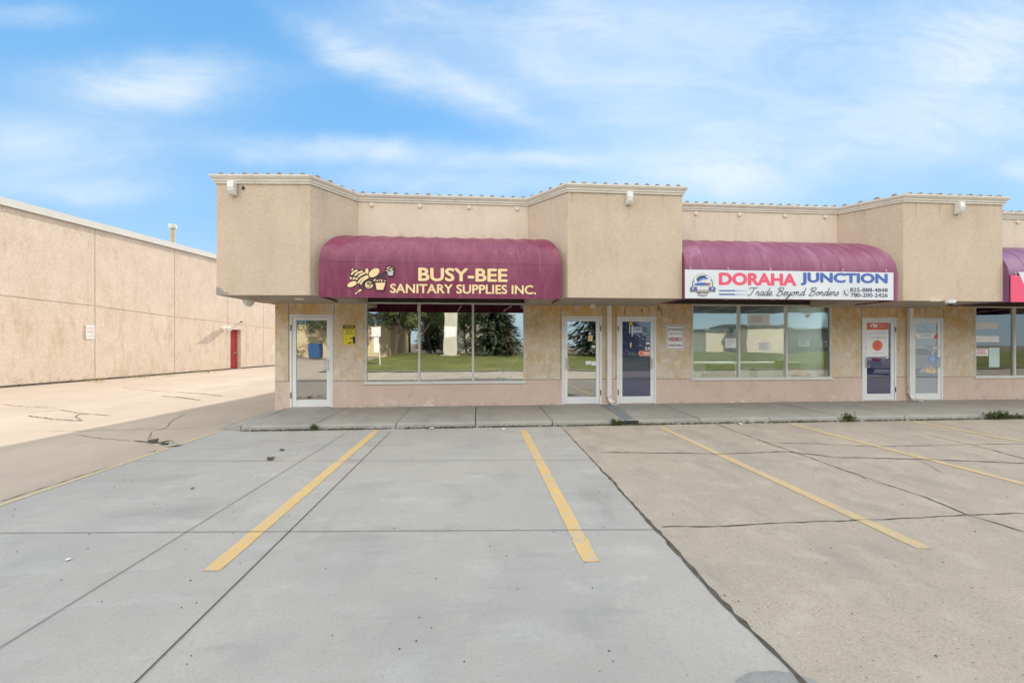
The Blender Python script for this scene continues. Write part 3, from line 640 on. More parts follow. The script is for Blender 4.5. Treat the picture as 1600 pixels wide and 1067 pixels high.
# doors
def make_door(d, hinge, gm):
    x0, x1, z0, z1 = d; y0, y1 = YW-.01, YW+.06; f = .045
    fr_ = MB(); fr_.box(x0, x0+f, y0, y1, z0, z1); fr_.box(x1-f, x1, y0, y1, z0, z1); fr_.box(x0+f, x1-f, y0+.001, y1, z1-f, z1)
    lf = MB(); a, b, c, e = x0+f+.006, x1-f-.006, z0+.01, z1-f-.006; s_ = .085; ly0, ly1 = YW+.002, YW+.048
    lf.box(a, a+s_, ly0, ly1, c, e); lf.box(b-s_, b, ly0, ly1, c, e); lf.box(a+s_, b-s_, ly0+.001, ly1-.001, e-.075, e); lf.box(a+s_, b-s_, ly0+.001, ly1-.001, c, c+.165)
    o = lf.build('door', M_white, B, bevel=.003)
    fr_.build('door_frame', M_white, o, bevel=.003)
    MB().box(a+s_, b-s_, YW+.024, YW+.030, c+.165, e-.075).build('pane', gm, o)
    zb = z0+1.05
    MB().box(a+s_+.002, b-s_-.002, YW+.034, YW+.052, zb-.018, zb+.018).build('push_bar', M_metal, o)
    hx = (b-.05) if hinge == 'L' else (a+.05); sgn = -1 if hinge == 'L' else 1
    h = MB(); h.box(hx-.017, hx+.017, YW-.004, YW+.001, zb-.2, zb+.06); h.tube([(hx+sgn*.045, YW, zb-.19), (hx+sgn*.045, YW-.05, zb-.19), (hx+sgn*.045, YW-.05, zb+.05), (hx+sgn*.045, YW, zb+.05)], .011, 8)
    h.build('handle', M_metal, o)
    MB().lathe((hx, YW-.012, zb+.32), [(.001, 0), (.017, 0), (.017, .014)], 12, 'y').build('lock', M_metal, o)
    hxx = x0+f*.6 if hinge == 'L' else x1-f*.6
    for zz in (z0+.28, z1-.3): MB().box(hxx-.012, hxx+.012, y0-.008, y0-.0005, zz-.065, zz+.065).build('hinge', M_dark, o)
    return o
DO = {}
for k, (hg, gm) in {'A': ('L', M_glassD), 'B': ('R', M_glassD), 'C': ('L', M_glassN), 'D': ('R', M_glassN), 'E': ('L', M_glassF), 'F': ('R', M_glassD), 'G': ('L', M_glassD), 'H': ('R', M_glassD), 'I': ('L', M_glassD)}.items():
    DO[k] = make_door(doors[k], hg, gm)
# downspouts
for px in (950.5, 1418.5, None):
    X = wx(px) if px else wx(1418.5)+PER; y = YW-.055; s_ = .052
    mb = MB(); mb.box(X-s_, X+s_, y-.042, y+.042, .34, ZS-.005)
    P = [(0, .34), (0, .26), (-.03, .2), (-.1, .155), (-.2, .14)]; vs = []
    for i, (dy, z) in enumerate(P):
        nz_ = (0, .7, .9, 1, 1)[i]; hy = .042*(1-nz_*.6)
        vs += [(X-s_+.02*i, y+dy-hy, z-(.0 if i < 2 else .0)), (X+s_+.02*i, y+dy-hy, z), (X+s_+.02*i, y+dy+hy, z+.05*nz_), (X-s_+.02*i, y+dy+hy, z+.05*nz_)]
    mb.add(vs, [(i*4+k, i*4+(k+1) % 4, i*4+4+(k+1) % 4, i*4+4+k) for i in range(len(P)-1) for k in range(4)])
    mb.box(X-s_-.008, X+s_+.008, y-.05, y+.05, .44, .46); mb.box(X-s_-.008, X+s_+.008, y-.05, y+.05, 1.9, 1.92)
    mb.build('downspout', M_pipe, B)
# short curved rain outlets below the gutter
for px, py in ((359, 293), (983, 302), (1498, 318)):
    p = atY(px, py, YF-.05); w_ = .058; pr = [(.06, ZE+.01), (-.06, ZE+.01), (-.075, ZE-.10), (-.06, ZE-.17), (-.02, ZE-.23), (.06, ZE-.235)]
    yb = YF-.002 if px > 400 else 8.13
    mb = MB(); n = len(pr); mb.add([(p.x-w_, yb-.06+y_, z) for y_, z in pr]+[(p.x+w_, yb-.06+y_, z) for y_, z in pr], [tuple(range(n)), tuple(range(n, 2*n))]+[(i, (i+1) % n, n+(i+1) % n, n+i) for i in range(n)])
    mb.build('rain_outlet', M_pipe, B, bevel=.012)
p = atY(380, 294, 8.13); MB().lathe((p.x, 8.122, p.z), [(.001, 0), (.03, 0), (.03, .01)], 12, 'y').build('pipe_hole', M_black, B)
# round vent caps under the recessed gutter
for px in (581, 656, 733, 808, 1087, 1155, 1226, 1289, 1589):
    p = atY(px, 322, YR); X = p.x; Z = 4.555
    MB().lathe((X, YR-.055, Z), [(.001, .02), (.036, .022), (.046, .03), (.046, .06)], 18, 'y').build('vent_cap', M_gut, B, smooth=False)
# soffit fittings
for px, py in ((468, 467), (1462, 470)):
    p = atZ(px, py, ZS); MB().lathe((p.x, p.y, ZS-.018), [(.001, 0), (.07, 0), (.09, .012), (.09, .03)], 20).build('soffit_light', M_lamp, B)
p = atZ(947, 471, ZS-.03)
o = MB().lathe((p.x, YW-.30, ZS-.10), [(.001, 0), (.05, .005), (.07, .04), (.07, .11)], 18).build('junction_box', M_gut, B, smooth=False)
MB().lathe((-4.74, 8.86, ZS-.16), [(.001, 0), (.06, .015), (.10, .07), (.11, .12), (.11, .165)], 20).build('side_light', M_lamp, B, smooth=True)
p = atZ(1485, 472, ZS-.04)
o = empty('security_camera', (p.x, p.y, ZS), 'white dome security camera with black lens under the soffit right of the narrow downspout', 'camera')
MB().lathe((p.x, p.y, ZS-.075), [(.001, 0), (.06, 0), (.082, .02), (.085, .078)], 20).build('housing', M_white, o)
MB().lathe((p.x, p.y-.005, ZS-.118), [(.001, 0), (.03, .006), (.05, .024), (.056, .042)], 20).build('dome', M_black, o, smooth=True)
# chipped corner of the first block
mb = MB(); mb.add([(-4.953, 8.165, ZS+.01), (-4.75, 8.15, ZS+.012), (-4.72, 8.148, ZS+.06), (-4.80, 8.152, ZS+.05), (-4.85, 8.156, ZS+.12), (-4.95, 8.163, ZS+.16)], [tuple(range(6))]); mb.build('chipped_corner', M_walk, B)
# rust runs above the middle door
M_rust = mat('rust_run', (.22, .10, .035), (.30, .16, .07), 14, .95)
for px, y0, y1, w in ((976, 482, 493, .02), (1003, 483, 488, .03), (1033, 480, 494, .02), (1029, 478, 486, .03)):
    a, b = atY(px, y0, YW-.003), atY(px, y1, YW-.003); n = 7; mb = MB()
    mb.add([(a.x+random.uniform(.5, 1)*w, YW-.003, a.z+(b.z-a.z)*i/n) for i in range(n+1)]+[(a.x-random.uniform(.3, 1)*w*(1-i/n*.6), YW-.003, a.z+(b.z-a.z)*i/n) for i in range(n, -1, -1)], [tuple(range(2*n+2))]); mb.build('rust_stain', M_rust, B)

# ------------------------------------------------------------------ awnings
M_welt = mat('vinyl_welt', (.25, .06, .12), (.21, .045, .10), 3, .4)
def awning(x0, x1, zb, zm, zt, yf, yb, r0, r1, ribs, vin, label, lo=None):
    aw = empty('awning', ((x0+x1)/2, yb, zb), label, 'awning', 'barrel awnings over the shop windows')
    rows = [(zb, 0.)]+[(zb+(zm-zb)*i/4, 0.) for i in range(1, 5)]+[(None, R(90)*i/14) for i in range(1, 15)]
    nx = ribs*8; mb = MB(); vs = []
    for z, ph in rows:
        zz = z if z is not None else zm+(zt-zm)*math.sin(ph); e = 1-math.cos(ph)
        yy = yb+(yf-yb)*math.cos(ph); a, b = x0+r0*e, x1-r1*e
        for i in range(nx+1):
            t = i/nx; sag = math.sin(math.pi*((t*ribs) % 1))**2 if 0 < i < nx else 0
            s_ = .015*sag*math.sin(min(ph*1.6, R(90))) if ph > 0 else 0
            vs.append((a+(b-a)*t, yy+s_*math.cos(ph), zz-s_*math.sin(ph)))
    W = nx+1; fs = [(j*W+i, j*W+i+1, (j+1)*W+i+1, (j+1)*W+i) for j in range(len(rows)-1) for i in range(nx)]
    mb.add(vs, fs)
    cov = mb.build('cover', vin, aw, smooth=True)
    for r_ in range(1, ribs):
        i = r_*8; rb = MB(); ring_ = [Vector(vs[j*W+i]) for j in range(5, len(rows))]; vv = []
        for j, q in enumerate(ring_):
            ph = R(90)*(j+1)/14; nn = Vector((0, -math.cos(ph), math.sin(ph)))*.003; vv += [q+nn-Vector((.011, 0, 0)), q+nn+Vector((.011, 0, 0))]
        rb.add(vv, [(2*j, 2*j+1, 2*j+3, 2*j+2) for j in range(len(ring_)-1)]); rb.build('rib_seam', M_welt, aw, smooth=True)
    for side in (0, 1):
        sd_ = MB(); pv = []
        for j in range(len(rows)): q = vs[j*W+(nx if side else 0)]; pv += [q, (q[0], yb, q[2])]
        sd_.add(pv, [(2*j, 2*j+1, 2*j+3, 2*j+2) for j in range(len(rows)-1)])
        sd_.build('end_panel', vin, aw, smooth=True)
    hem = MB(); hem.box(x0, x1, yf-.006, yf+.018, zb-.012, zb+.012); hem.box(x0-.006, x0+.012, yf+.02, yb, zb-.012, zb+.012); hem.box(x1-.012, x1+.006, yf+.02, yb, zb-.012, zb+.012)
    hem.build('hem', vin, aw)
    seam = MB(); seam.box(x0+.01, x1-.01, yf-.0025, yf+.002, zm-.004, zm+.004); seam.build('seam', vin, aw)
    for t in (.28, .52, .8):
        xx = x0+(x1-x0)*t; MB().tube([(xx, yf+.05, zb+.03), (xx+.15, yb-.03, zb+.10)], .012, 8).build('brace', M_gut, aw)
    return aw
YA = 7.95
z0a = atY(690, 465, YA).z; zma = atY(690, 411, YA).z; zta = atY(690, 374, YR).z
xa0, xa1 = atY(498.5, 440, YA).x, atY(877, 440, YA).x
AW1 = awning(xa0, xa1, z0a, zma, zta, YA, YR-.004, .42, .42, 11, M_vinyl, 'burgundy barrel awning with a cream bee emblem and cream shop lettering')
xb0, xb1 = 4.145, atY(1402.5, 440, YA).x
z0b = atY(1230, 468, YA).z; zmb = atY(1230, 424, YA).z; ztb = atY(1230, 381, YR).z
AW2 = awning(xb0, xb1, z0b, zmb, ztb, YA, YR-.004, 0.0, .45, 11, M_vinyl2, 'faded burgundy barrel awning streaked with grey, behind a white lettered banner')
AW3 = awning(11.395, xb1+PER, z0b, zmb-.01, ztb-.02, YA, YR-.004, 0.0, .45, 11, M_vinyl3, 'purple barrel awning above a pink banner at the right edge of the photo')
for k in (1, 2): dup(AW1, (AW3.location.x+PER*k, AW3.location.y, AW3.location.z), 'burgundy barrel awning of a shop farther along the strip') if k == 9 else None
# lettering and emblem of the first awning
art = Art(YA-.006); art.text('BUSY-BEE', 653.5, 419, 793, 440, M_cream, bold=.028)
art.text('SANITARY SUPPLIES INC.', 609.5, 444.5, 837.5, 459, M_cream, bold=.024); art.mb.build('lettering', None, AW1)
art = Art(YA-.006, lambda x: 535+x/17.78, lambda y: 410+y/17.78)
K_, C_ = M_black, M_cream
art.line([(800, 440), (940, 410), (1060, 370), (1170, 290), (1220, 240)], 55, K_); art.line([(860, 480), (930, 480), (1000, 440)], 40, K_)
art.line([(930, 520), (960, 430), (1080, 400), (1190, 430), (1215, 520)], 22, K_); art.line([(480, 610), (490, 700), (530, 740)], 45, K_); art.line([(600, 660), (580, 720), (500, 760)], 30, K_)
art.poly(ell(882, 290, 186, 118, -.62), K_); art.poly(ell(685, 240, 60, 94, -.1), K_); art.poly(ell(270, 608, 158, 84, -.4), K_)
art.poly(ell(480, 400, 300, 178, .62), K_); art.poly(ell(735, 610, 150, 140), K_); art.poly([(205, 400), (300, 130), (350, 200), (280, 480)], K_)
art.poly(ell(885, 290, 168, 102, -.62), C_); art.poly(ell(685, 242, 44, 78, -.1), C_); art.poly(ell(270, 608, 138, 68, -.4), C_)
art.poly([(285, 165), (250, 245), (275, 235), (322, 185)], C_); art.poly(ell(240, 440, 40, 22, .9), C_); art.poly(ell(400, 455, 48, 26, -.7), C_); art.poly(ell(320, 445, 25, 45, .3), C_)
for q in ([(250, 345), (320, 270), (425, 218)], [(350, 370), (440, 295), (565, 255)], [(445, 400), (530, 345), (640, 295)], [(435, 580), (540, 455), (715, 378)], [(505, 615), (580, 505), (730, 412)]): art.line(q, 50, C_)
art.poly(ell(745, 630, 112, 100), C_)
art.poly(ell(722, 588, 44, 44), K_); art.poly(ell(815, 580, 40, 44), K_); art.poly(ell(714, 580, 16, 18), C_); art.poly(ell(805, 572, 14, 16), C_); art.poly(ell(775, 640, 18, 28), K_)
art.line([(680, 680), (730, 700), (800, 685)], 16, K_)
art.poly([(905, 545), (1228, 545), (1160, 785), (940, 785)], K_); art.poly(ell(1065, 520, 158, 58), K_); art.poly([(925, 570), (1205, 570), (1140, 765), (960, 765)], C_)
for x, y, rx, ry, r_ in ((905, 495, 40, 18, -.6), (975, 510, 36, 15, -.5), (1045, 505, 14, 28, .3), (1100, 515, 16, 36, 0), (1185, 520, 28, 14, .5)): art.poly(ell(x, y, rx, ry, r_), C_)
art.poly([(1210, 170), (1450, 170), (1420, 395), (1265, 395)], K_); art.poly(ell(1325, 180, 122, 85), K_); art.poly([(1255, 275), (1425, 225), (1405, 370), (1285, 372)], M_lgrey)
for x, y, rx, ry, r_ in ((1270, 170, 34, 18, .3), (1315, 135, 22, 14, 0), (1385, 178, 24, 16, .8), (1350, 212, 34, 18, .3), (1260, 238, 42, 12, 0)): art.poly(ell(x, y, rx, ry, r_), C_)
art.poly(ell(495, 790, 58, 26, -.5), C_); art.poly(ell(398, 860, 42, 16, -.6), C_)
art.mb.build('bee_emblem', None, AW1)
# banners
def banner(x0, x1, z0, z1, label, m):
    o = empty('banner', ((x0+x1)/2, YA-.02, z0), label, 'banner sign', 'banners hung on the awnings')
    MB().box(x0, x1, YA-.034, YA-.020, z0, z1).build('panel', m, o)
    for t in (.025, .2, .4, .75, .965):
        xx = x0+(x1-x0)*t; MB().tube([(xx, YA-.036, z1-.03), (xx, YA-.036, z1+.05), (xx+.003, YA-.012, z1+.055)], .006, 6).build('tie', M_paper, o)
    return o
yb_ = YA-.034
b0, b1 = atY(1070.5, 440, yb_).x, atY(1396, 440, yb_).x
BN = banner(b0, b1, atY(1230, 467.5, yb_).z, atY(1230, 423.5, yb_).z, 'white banner with rose and blue block lettering, a round crest and phone numbers', M_banner)
art = Art(yb_-.0004)
art.text('DORAHA', 1123, 426.5, 1244.5, 446.5, M_rose, bold=.05); art.text('JUNCTION', 1251, 426.5, 1387, 446.8, M_blue, bold=.05)
art.text('825-888-4848', 1328, 450, 1387, 456.3, M_navy, bold=.02); art.text('780-200-2426', 1329, 458, 1387, 464.3, M_navy, bold=.02)
for y in (454.2, 460): art.poly([(1123.5, y-1.0), (1148, y-1.0), (1148, y+1.0), (1123.5, y+1.0)], M_blue); art.poly([(1148, y-.9), (1168, y-.25), (1168, y+.25), (1148, y+.9)], M_paleblue)
art.line(ell(1321.5, 457.5, 4.6, 4.9)+[(1326.1, 457.5)], .7, M_lgrey, False); art.line([(1319.3, 454.2), (1319.2, 457), (1321.5, 460), (1324.4, 460.3)], 1.3, M_navy)
GL = {'T': (.95, [[(.05, .80), (.2, .98), (.72, .92), (1.0, 1.02)], [(.58, .95), (.47, .5), (.3, .1), (.1, .0), (.02, .14)]]),
      'r': (.44, [[(-.05, .1), (.14, .56), (.13, .43), (.30, .40), (.24, .12), (.30, .02), (.46, .12)]]),
      'a': (.52, [[(.38, .42), (.2, .5), (.05, .25), (.12, .02), (.3, .15), (.40, .48)], [(.40, .48), (.34, .12), (.42, .02), (.58, .14)]]),
      'd': (.54, [[(.38, .42), (.2, .5), (.05, .25), (.12, .02), (.3, .12), (.46, .6), (.5, 1.0)], [(.48, .75), (.38, .12), (.44, .02), (.6, .14)]]),
      'e': (.42, [[(-.05, .14), (.2, .22), (.32, .38), (.22, .5), (.08, .3), (.1, .06), (.25, .02), (.46, .14)]]),
      'B': (.86, [[(.38, .92), (.28, .4), (.16, .02), (.02, .1)], [(.08, .72), (.3, .98), (.72, .96), (.70, .68), (.36, .53), (.72, .45), (.64, .1), (.34, -.02), (.2, .08)]]),
      'y': (.54, [[(-.02, .36), (.10, .48), (.10, .15), (.2, .02), (.36, .2), (.44, .48)], [(.44, .48), (.34, -.1), (.14, -.42), (.02, -.32), (.22, -.1), (.58, .14)]]),
      'o': (.50, [[(.25, .48), (.08, .35), (.06, .1), (.2, .02), (.36, .2), (.34, .42), (.22, .47), (.36, .36), (.54, .40)]]),
      'n': (.56, [[(-.02, .36), (.08, .48), (.04, .0)], [(.05, .2), (.22, .48), (.34, .42), (.30, .1), (.38, .02), (.58, .14)]]),
      's': (.40, [[(-.05, .1), (.2, .42), (.24, .5), (.32, .2), (.2, .02), (.04, .08)]]), ' ': (.42, [])}
tx = 1169.; kx, ky = 14.3, 14.6; pen = 0
tot = sum(GL[c][0] for c in 'Trade Beyond Borders'); kx = (1311-1169)/tot
for ch in 'Trade Beyond Borders':
    for stq in GL[ch][1]:
        art.line([(tx+(pen+x+.22*(y-.3))*kx, 462-y*12.6) for x, y in stq], .95, M_navy); art.k -= 1
    pen += GL[ch][0]
art.mb.build('lettering', None, BN)
art = Art(yb_-.0004, lambda x: 1070+x/21.33, lambda y: 420+y/21.33)
art.poly(ell(590, 520, 355, 340), M_grey); art.poly(ell(590, 520, 318, 310), M_banner)
art.poly([(300, 260), (390, 260), (390, 215), (580, 130), (780, 215), (780, 260), (875, 260), (875, 560), (300, 560)], M_lgrey)
art.poly([(325, 285), (400, 285), (580, 175), (775, 265), (850, 285), (850, 560), (325, 560)], M_banner)
art.line([(400, 380), (470, 300), (590, 255), (700, 270)], 70, M_navy); art.line([(410, 420), (520, 350), (640, 310), (760, 330)], 60, M_blue); art.line([(330, 500), (450, 440), (600, 380), (720, 360)], 30, M_paleblue)
art.poly([(300, 540), (420, 475), (560, 460), (700, 470), (700, 555), (300, 560)], M_blue); art.poly([(700, 470), (830, 475), (830, 555), (700, 555)], mat('brown_print', (.27, .14, .13), (.22, .12, .11), 9, .6)); art.poly([(610, 420), (700, 395), (720, 465), (600, 460)], M_cream)
art.poly([(160, 680), (190, 600), (1000, 600), (1030, 680), (1000, 780), (880, 760), (590, 830), (310, 760), (190, 780)], M_grey)
art.poly([(205, 620), (385, 605), (385, 705), (215, 715)], M_blue); art.poly([(800, 605), (985, 620), (975, 715), (800, 705)], M_blue)
art.poly(ell(270, 655, 28, 26), M_banner); art.poly(ell(910, 655, 28, 26), M_banner)
art.poly([(395, 575), (790, 575), (790, 700), (590, 715), (395, 700)], M_lgrey)
art.text('ਦੋਰਾਹਾ', 405, 572, 785, 695, M_paper, bold=.03); art.text('JUNCTION', 405, 712, 790, 770, M_paper, bold=.03)
art.poly(ell(590, 850, 160, 58), M_grey); art.poly(ell(590, 850, 128, 36), M_lgrey)
art.mb.build('crest', None, BN)
p0 = atY(1568, 424, yb_); 
BP = banner(11.40, xb1+PER-.03, z0b-.01, zmb-.02, 'pink banner with a pale diagonal corner on the rightmost awning', M_pink)
art = Art(yb_-.0004); art.poly([(1591, 425), (1660, 425), (1660, 470), (1612, 470)], M_banner); art.mb.build('diagonal_panel', None, BP)

# ------------------------------------------------------------------ signs on the walls
def plate(name, px0, py0, px1, py1, label, cat, m, Y=YW, th=.006, rad=.02):
    a, b = atY(px0, (py0+py1)/2, Y-th).x, atY(px1, (py0+py1)/2, Y-th).x; zt = atY((px0+px1)/2, py0, Y-th).z; zb = atY((px0+px1)/2, py1, Y-th).z
    pts = []
    for cx, cz, a0 in ((b-rad, zt-rad, 0), (a+rad, zt-rad, 90), (a+rad, zb+rad, 180), (b-rad, zb+rad, 270)):
        pts += [(cx+rad*math.cos(R(a0+k*30)), cz+rad*math.sin(R(a0+k*30))) for k in range(4)]
    o = empty(name, ((a+b)/2, Y, zb), label, cat)
    MB().slabXZ(pts, Y-th, Y-.001).build('plate', m, o); return o
o = plate('caution_sign', 535.5, 507.5, 555.5, 538, 'yellow caution sign with black falling-snow pictogram on the wall left of the first window', 'sign', M_yel)
art = Art(YW-.0065, lambda x: 525+x/21.35, lambda y: 495+y/21.35)
art.line([(240, 285), (640, 285), (640, 885), (240, 885), (240, 285)], 11, K_, False); art.poly([(245, 285), (635, 285), (635, 390), (245, 390)], K_)
art.text('CAUTION', 285, 312, 600, 362, M_yel, bold=.03)
art.text('FALLING', 280, 412, 590, 450, K_, bold=.03); art.text('SNOW', 330, 482, 545, 525, K_, bold=.03); art.text('AND ICE', 285, 553, 585, 592, K_, bold=.03)
for y in range(632, 790, 30): art.poly([(285, y), (400 if y < 760 else 370, y), (400 if y < 760 else 370, y+9), (285, y+9)], mat('ochre_print', (.42, .30, .03), (.38, .28, .03), 8, .6) if 'ochre_print' not in MATS else MATS['ochre_print'])
art.poly([(560, 690), (600, 655), (635, 655), (635, 885), (565, 885)], K_); art.line([(455, 750), (500, 710), (570, 690)], 32, K_); art.poly([(405, 845), (485, 845), (485, 890), (405, 890)], K_); art.poly(ell(525, 850, 14, 26), K_)
art.mb.build('print', None, o)
o = plate('video_sign', 1040.5, 507.5, 1069, 546.5, 'white surveillance notice with black border and maroon VIDEO, right of the middle door', 'sign', M_signw, rad=.03)
art = Art(YW-.0065); art.line([(1042.3, 510.5), (1043.6, 509.3), (1066, 509.3), (1067.2, 510.5), (1067.2, 543.8), (1066, 545), (1043.6, 545), (1042.3, 543.8), (1042.3, 510.5)], .75, K_, False)
art.text('ATTENTION', 1043.4, 513.2, 1066.2, 516.6, K_, bold=.025); art.text('THIS AREA IS', 1045.2, 520.4, 1064.3, 522.6, K_, bold=.0); art.text('VIDEO', 1044, 527.3, 1065.4, 533.2, M_maroon, bold=.04); art.text('MONITORED', 1044.4, 537.8, 1065, 541, K_, bold=.015)
art.mb.build('print', None, o)

# ------------------------------------------------------------------ things on and behind the glass
YG = YW+.023                                          # outer face of door glass
def decal_sheet(name, px0, py0, px1, py1, label, cat, m, Y, group=None, rows=0, rm=None):
    a, b = atY(px0, (py0+py1)/2, Y), atY(px1, (py0+py1)/2, Y); zt = atY((px0+px1)/2, py0, Y).z; zb = atY((px0+px1)/2, py1, Y).z
    o = empty(name, ((a.x+b.x)/2, Y, zb), label, cat, group)
    MB().box(a.x, b.x, Y, Y+.0012, zb, zt).build('sheet', m, o)
    if rows:
        art = Art(Y-.0003)
        for i in range(rows):
            y = py0+(py1-py0)*(.14+.75*i/rows); w = (px1-px0); e = random.uniform(.6, .86)
            art.poly([(px0+w*.12, y), (px0+w*e, y), (px0+w*e, y+(py1-py0)*.28/rows), (px0+w*.12, y+(py1-py0)*.28/rows)], rm or M_lgrey)
        art.mb.build('print', None, o)
    return o
YP = YG-.003
# left of the middle pair: small stickers
def stick(par, *draw, fx=lambda x: x, fy=lambda y: y):
    a_ = Art(YP, fx, fy)
    for kind_, *args in draw: getattr(a_, kind_)(*args) if kind_ != 'text' else a_.text(*args, bold=.03)
    return a_.mb.build('sticker', None, par)
D_ = DO['B']
stick(D_, ('poly', ell(921.6, 521, 2.4, 2.6), M_blue), ('poly', ell(921.6, 521, 1.5, 1.6), M_paper))
stick(D_, ('poly', [(919, 524), (925.7, 524), (925.7, 533), (919, 533)], M_cream), ('line', [(921, 531), (922.6, 527), (924.4, 526)], .9, K_))
for x0, y0, x1, y1 in ((924.7, 540, 930, 543), (915, 564, 923, 569.4), (923.8, 564.6, 931.5, 571)): stick(D_, ('poly', [(x0, y0), (x1, y0), (x1, y1), (x0, y1)], M_paper))
o = decal_sheet('closed_sign', 986, 510.5, 1003, 520, 'pale blue CLOSED card taped inside the navy glass of the middle right door', 'sign', mat('pale_blue_card', (.55, .62, .74), (.5, .58, .7), 5, .7), YP)
art = Art(YP-.0004); art.text('CLOSED', 987, 512, 1001.5, 516.4, K_, bold=.01); art.mb.build('print', None, o)
o = empty('wind_chime', tuple(atY(985.5, 505, YP-.012)), 'yellow disc wind chime with pale strips hanging on the navy-glazed door', 'ornament')
def yb2(px, py): return atY(px, py, YP-.012)
p = yb2(985.3, 505.5); MB().lathe((p.x, p.y-.004, p.z), [(.001, 0), (.036, 0), (.036, .008)], 20, 'y').build('disc', M_yel, o)
for px, y0, y1 in ((983.7, 508, 521), (987.8, 508, 526)): a, b = yb2(px, y0), yb2(px, y1); MB().box(a.x-.010, a.x+.010, a.y-.003, a.y+.003, b.z, a.z).build('strip', M_paper, o)
a, b = yb2(985.6, 524), yb2(985.6, 541); MB().tube([a, b], .003, 6).build('cord', M_grey, o)
a = yb2(985.4, 534); MB().tube([a, a-Vector((0, 0, .05)), a-Vector((0, 0, .11)), a-Vector((0, 0, .16))], [.003, .022, .018, .002], 10).build('pendant', M_cream, o, smooth=True)
D_ = DO['C']; M_peach = mat('peach_print', (.75, .36, .28), (.70, .33, .26), 5, .6)
stick(D_, ('text', '26', 1007.5, 541.5, 1016, 546.8, M_paper)); stick(D_, ('poly', [(1009.5, 535), (1014.8, 535), (1014.8, 538), (1009.5, 538)], M_paper))
stick(D_, ('poly', ell(1001.2, 552.2, 3.9, 4.0), M_peach), ('poly', [(1001, 548.5), (1016.8, 548.5), (1016.8, 556), (1001, 556)], M_peach), ('poly', ell(1002, 552.2, 2.6, 2.7), M_orange), ('poly', [(1006.5, 551), (1015, 551), (1015, 552), (1006.5, 552)], M_paper), ('poly', [(1008, 553.4), (1014, 553.4), (1014, 554.2), (1008, 554.2)], M_paper))
# money transfer poster
o = decal_sheet('poster', 1354, 501, 1388, 557, 'white money-transfer poster with orange header and orange disc on a navy glass door', 'poster', M_paper, YP)
art = Art(YP-.0004, lambda x: 1335+x/7.359, lambda y: 485+y/7.359)
art.poly([(135, 118), (390, 118), (390, 222), (135, 222)], M_orange); art.text('ria', 185, 145, 268, 196, M_paper, bold=.05)
art.text('money', 280, 158, 325, 172, M_banner, bold=.0); art.text('transfer', 280, 180, 348, 194, M_banner, bold=.0)
art.text('send money', 165, 252, 365, 280, M_lgrey, bold=.0); art.text('worldwide', 165, 296, 368, 325, M_lgrey, bold=.0)
art.poly(ell(263, 403, 58, 61), M_orange); art.line([(250, 425), (262, 395), (275, 415), (263, 385)], 7, M_rose); art.poly([(190, 486), (330, 486), (330, 490), (190, 490)], M_lgrey); art.mb.build('print', None, o)
D_ = DO['E']; kw = dict(fx=lambda x: 1335+x/7.359, fy=lambda y: 485+y/7.359)
stick(D_, ('poly', [(798, 190), (830, 190), (830, 203), (798, 203)], M_lgrey), **kw); stick(D_, ('poly', [(730, 232), (888, 232), (888, 246), (730, 246)], M_lgrey), **kw)
stick(D_, ('poly', [(665, 268), (950, 268), (950, 320), (665, 320)], M_paper), ('poly', [(665, 320), (690, 268), (716, 320)], M_redp), ('poly', [(905, 320), (940, 268), (950, 268), (950, 320)], M_redp), *[('poly', [(760+k*18, 280), (768+k*18, 280), (768+k*18, 306), (760+k*18, 306)], M_lgrey) for k in range(7)], **kw)
stick(D_, ('text', '28', 898, 415, 958, 450, M_paper), **kw)
stick(D_, ('poly', [(892, 480), (904, 480), (904, 530), (892, 530)], M_paper), ('poly', ell(898, 558, 46, 48), mat('sky_blue_print', (.25, .42, .72), (.22, .38, .68), 9, .6)), ('poly', ell(898, 558, 22, 24), M_paleblue), **kw)
stick(D_, ('poly', ell(876, 708, 48, 9), M_cream), *[('poly', ell(876+52*math.sin(R(a_)), 702-34*math.cos(R(a_)), 9, 24, R(a_)), M_cream) for a_ in (-75, -40, 0, 40, 75)], **kw)
# notices in the second window
YN = YW+.024
def n6(x, y): return 1050+x/5.08, 450+y/5.08
for (x0, y0, x1, y1, lb) in ((602, 210, 775, 290, 'wide white notice high in the middle pane of the second shop window'), (424, 398, 508, 475, 'small white notice low in the left pane of the second shop window'),
                             (690, 432, 776, 498, 'white sheet low in the middle pane of the second shop window'), (1006, 396, 1092, 466, 'pale green notice in the right pane of the second shop window')):
    a, b = n6(x0, y0), n6(x1, y1); decal_sheet('notice', a[0], a[1], b[0], b[1], lb, 'notice', M_paper if 'green' not in lb else mat('green_paper', (.55, .70, .66), (.5, .65, .6), 3, .7), YN, 'paper notices in the shop windows', 4)
def n7(x, y): return 1320+x/5.082, 460+y/5.082
for (x0, y0, x1, y1, lb, mm, tx_) in ((1032, 222, 1215, 275, 'white sign board topmost in the rightmost window', M_signw, 'GYM'), (1032, 328, 1226, 378, 'long cream board across the middle of the rightmost window', M_signw, None),
                                  (1145, 424, 1228, 576, 'tall pale green sheet in the rightmost window', MATS['green_paper'], None), (1036, 430, 1140, 488, 'red printed flyer in the rightmost window', M_signw, 'red')):
    a, b = n7(x0, y0), n7(x1, y1); o = decal_sheet('notice', a[0], a[1], b[0], b[1], lb, 'notice', mm, YN, 'paper notices in the shop windows', 3 if tx_ == 'red' else 0, M_redp)
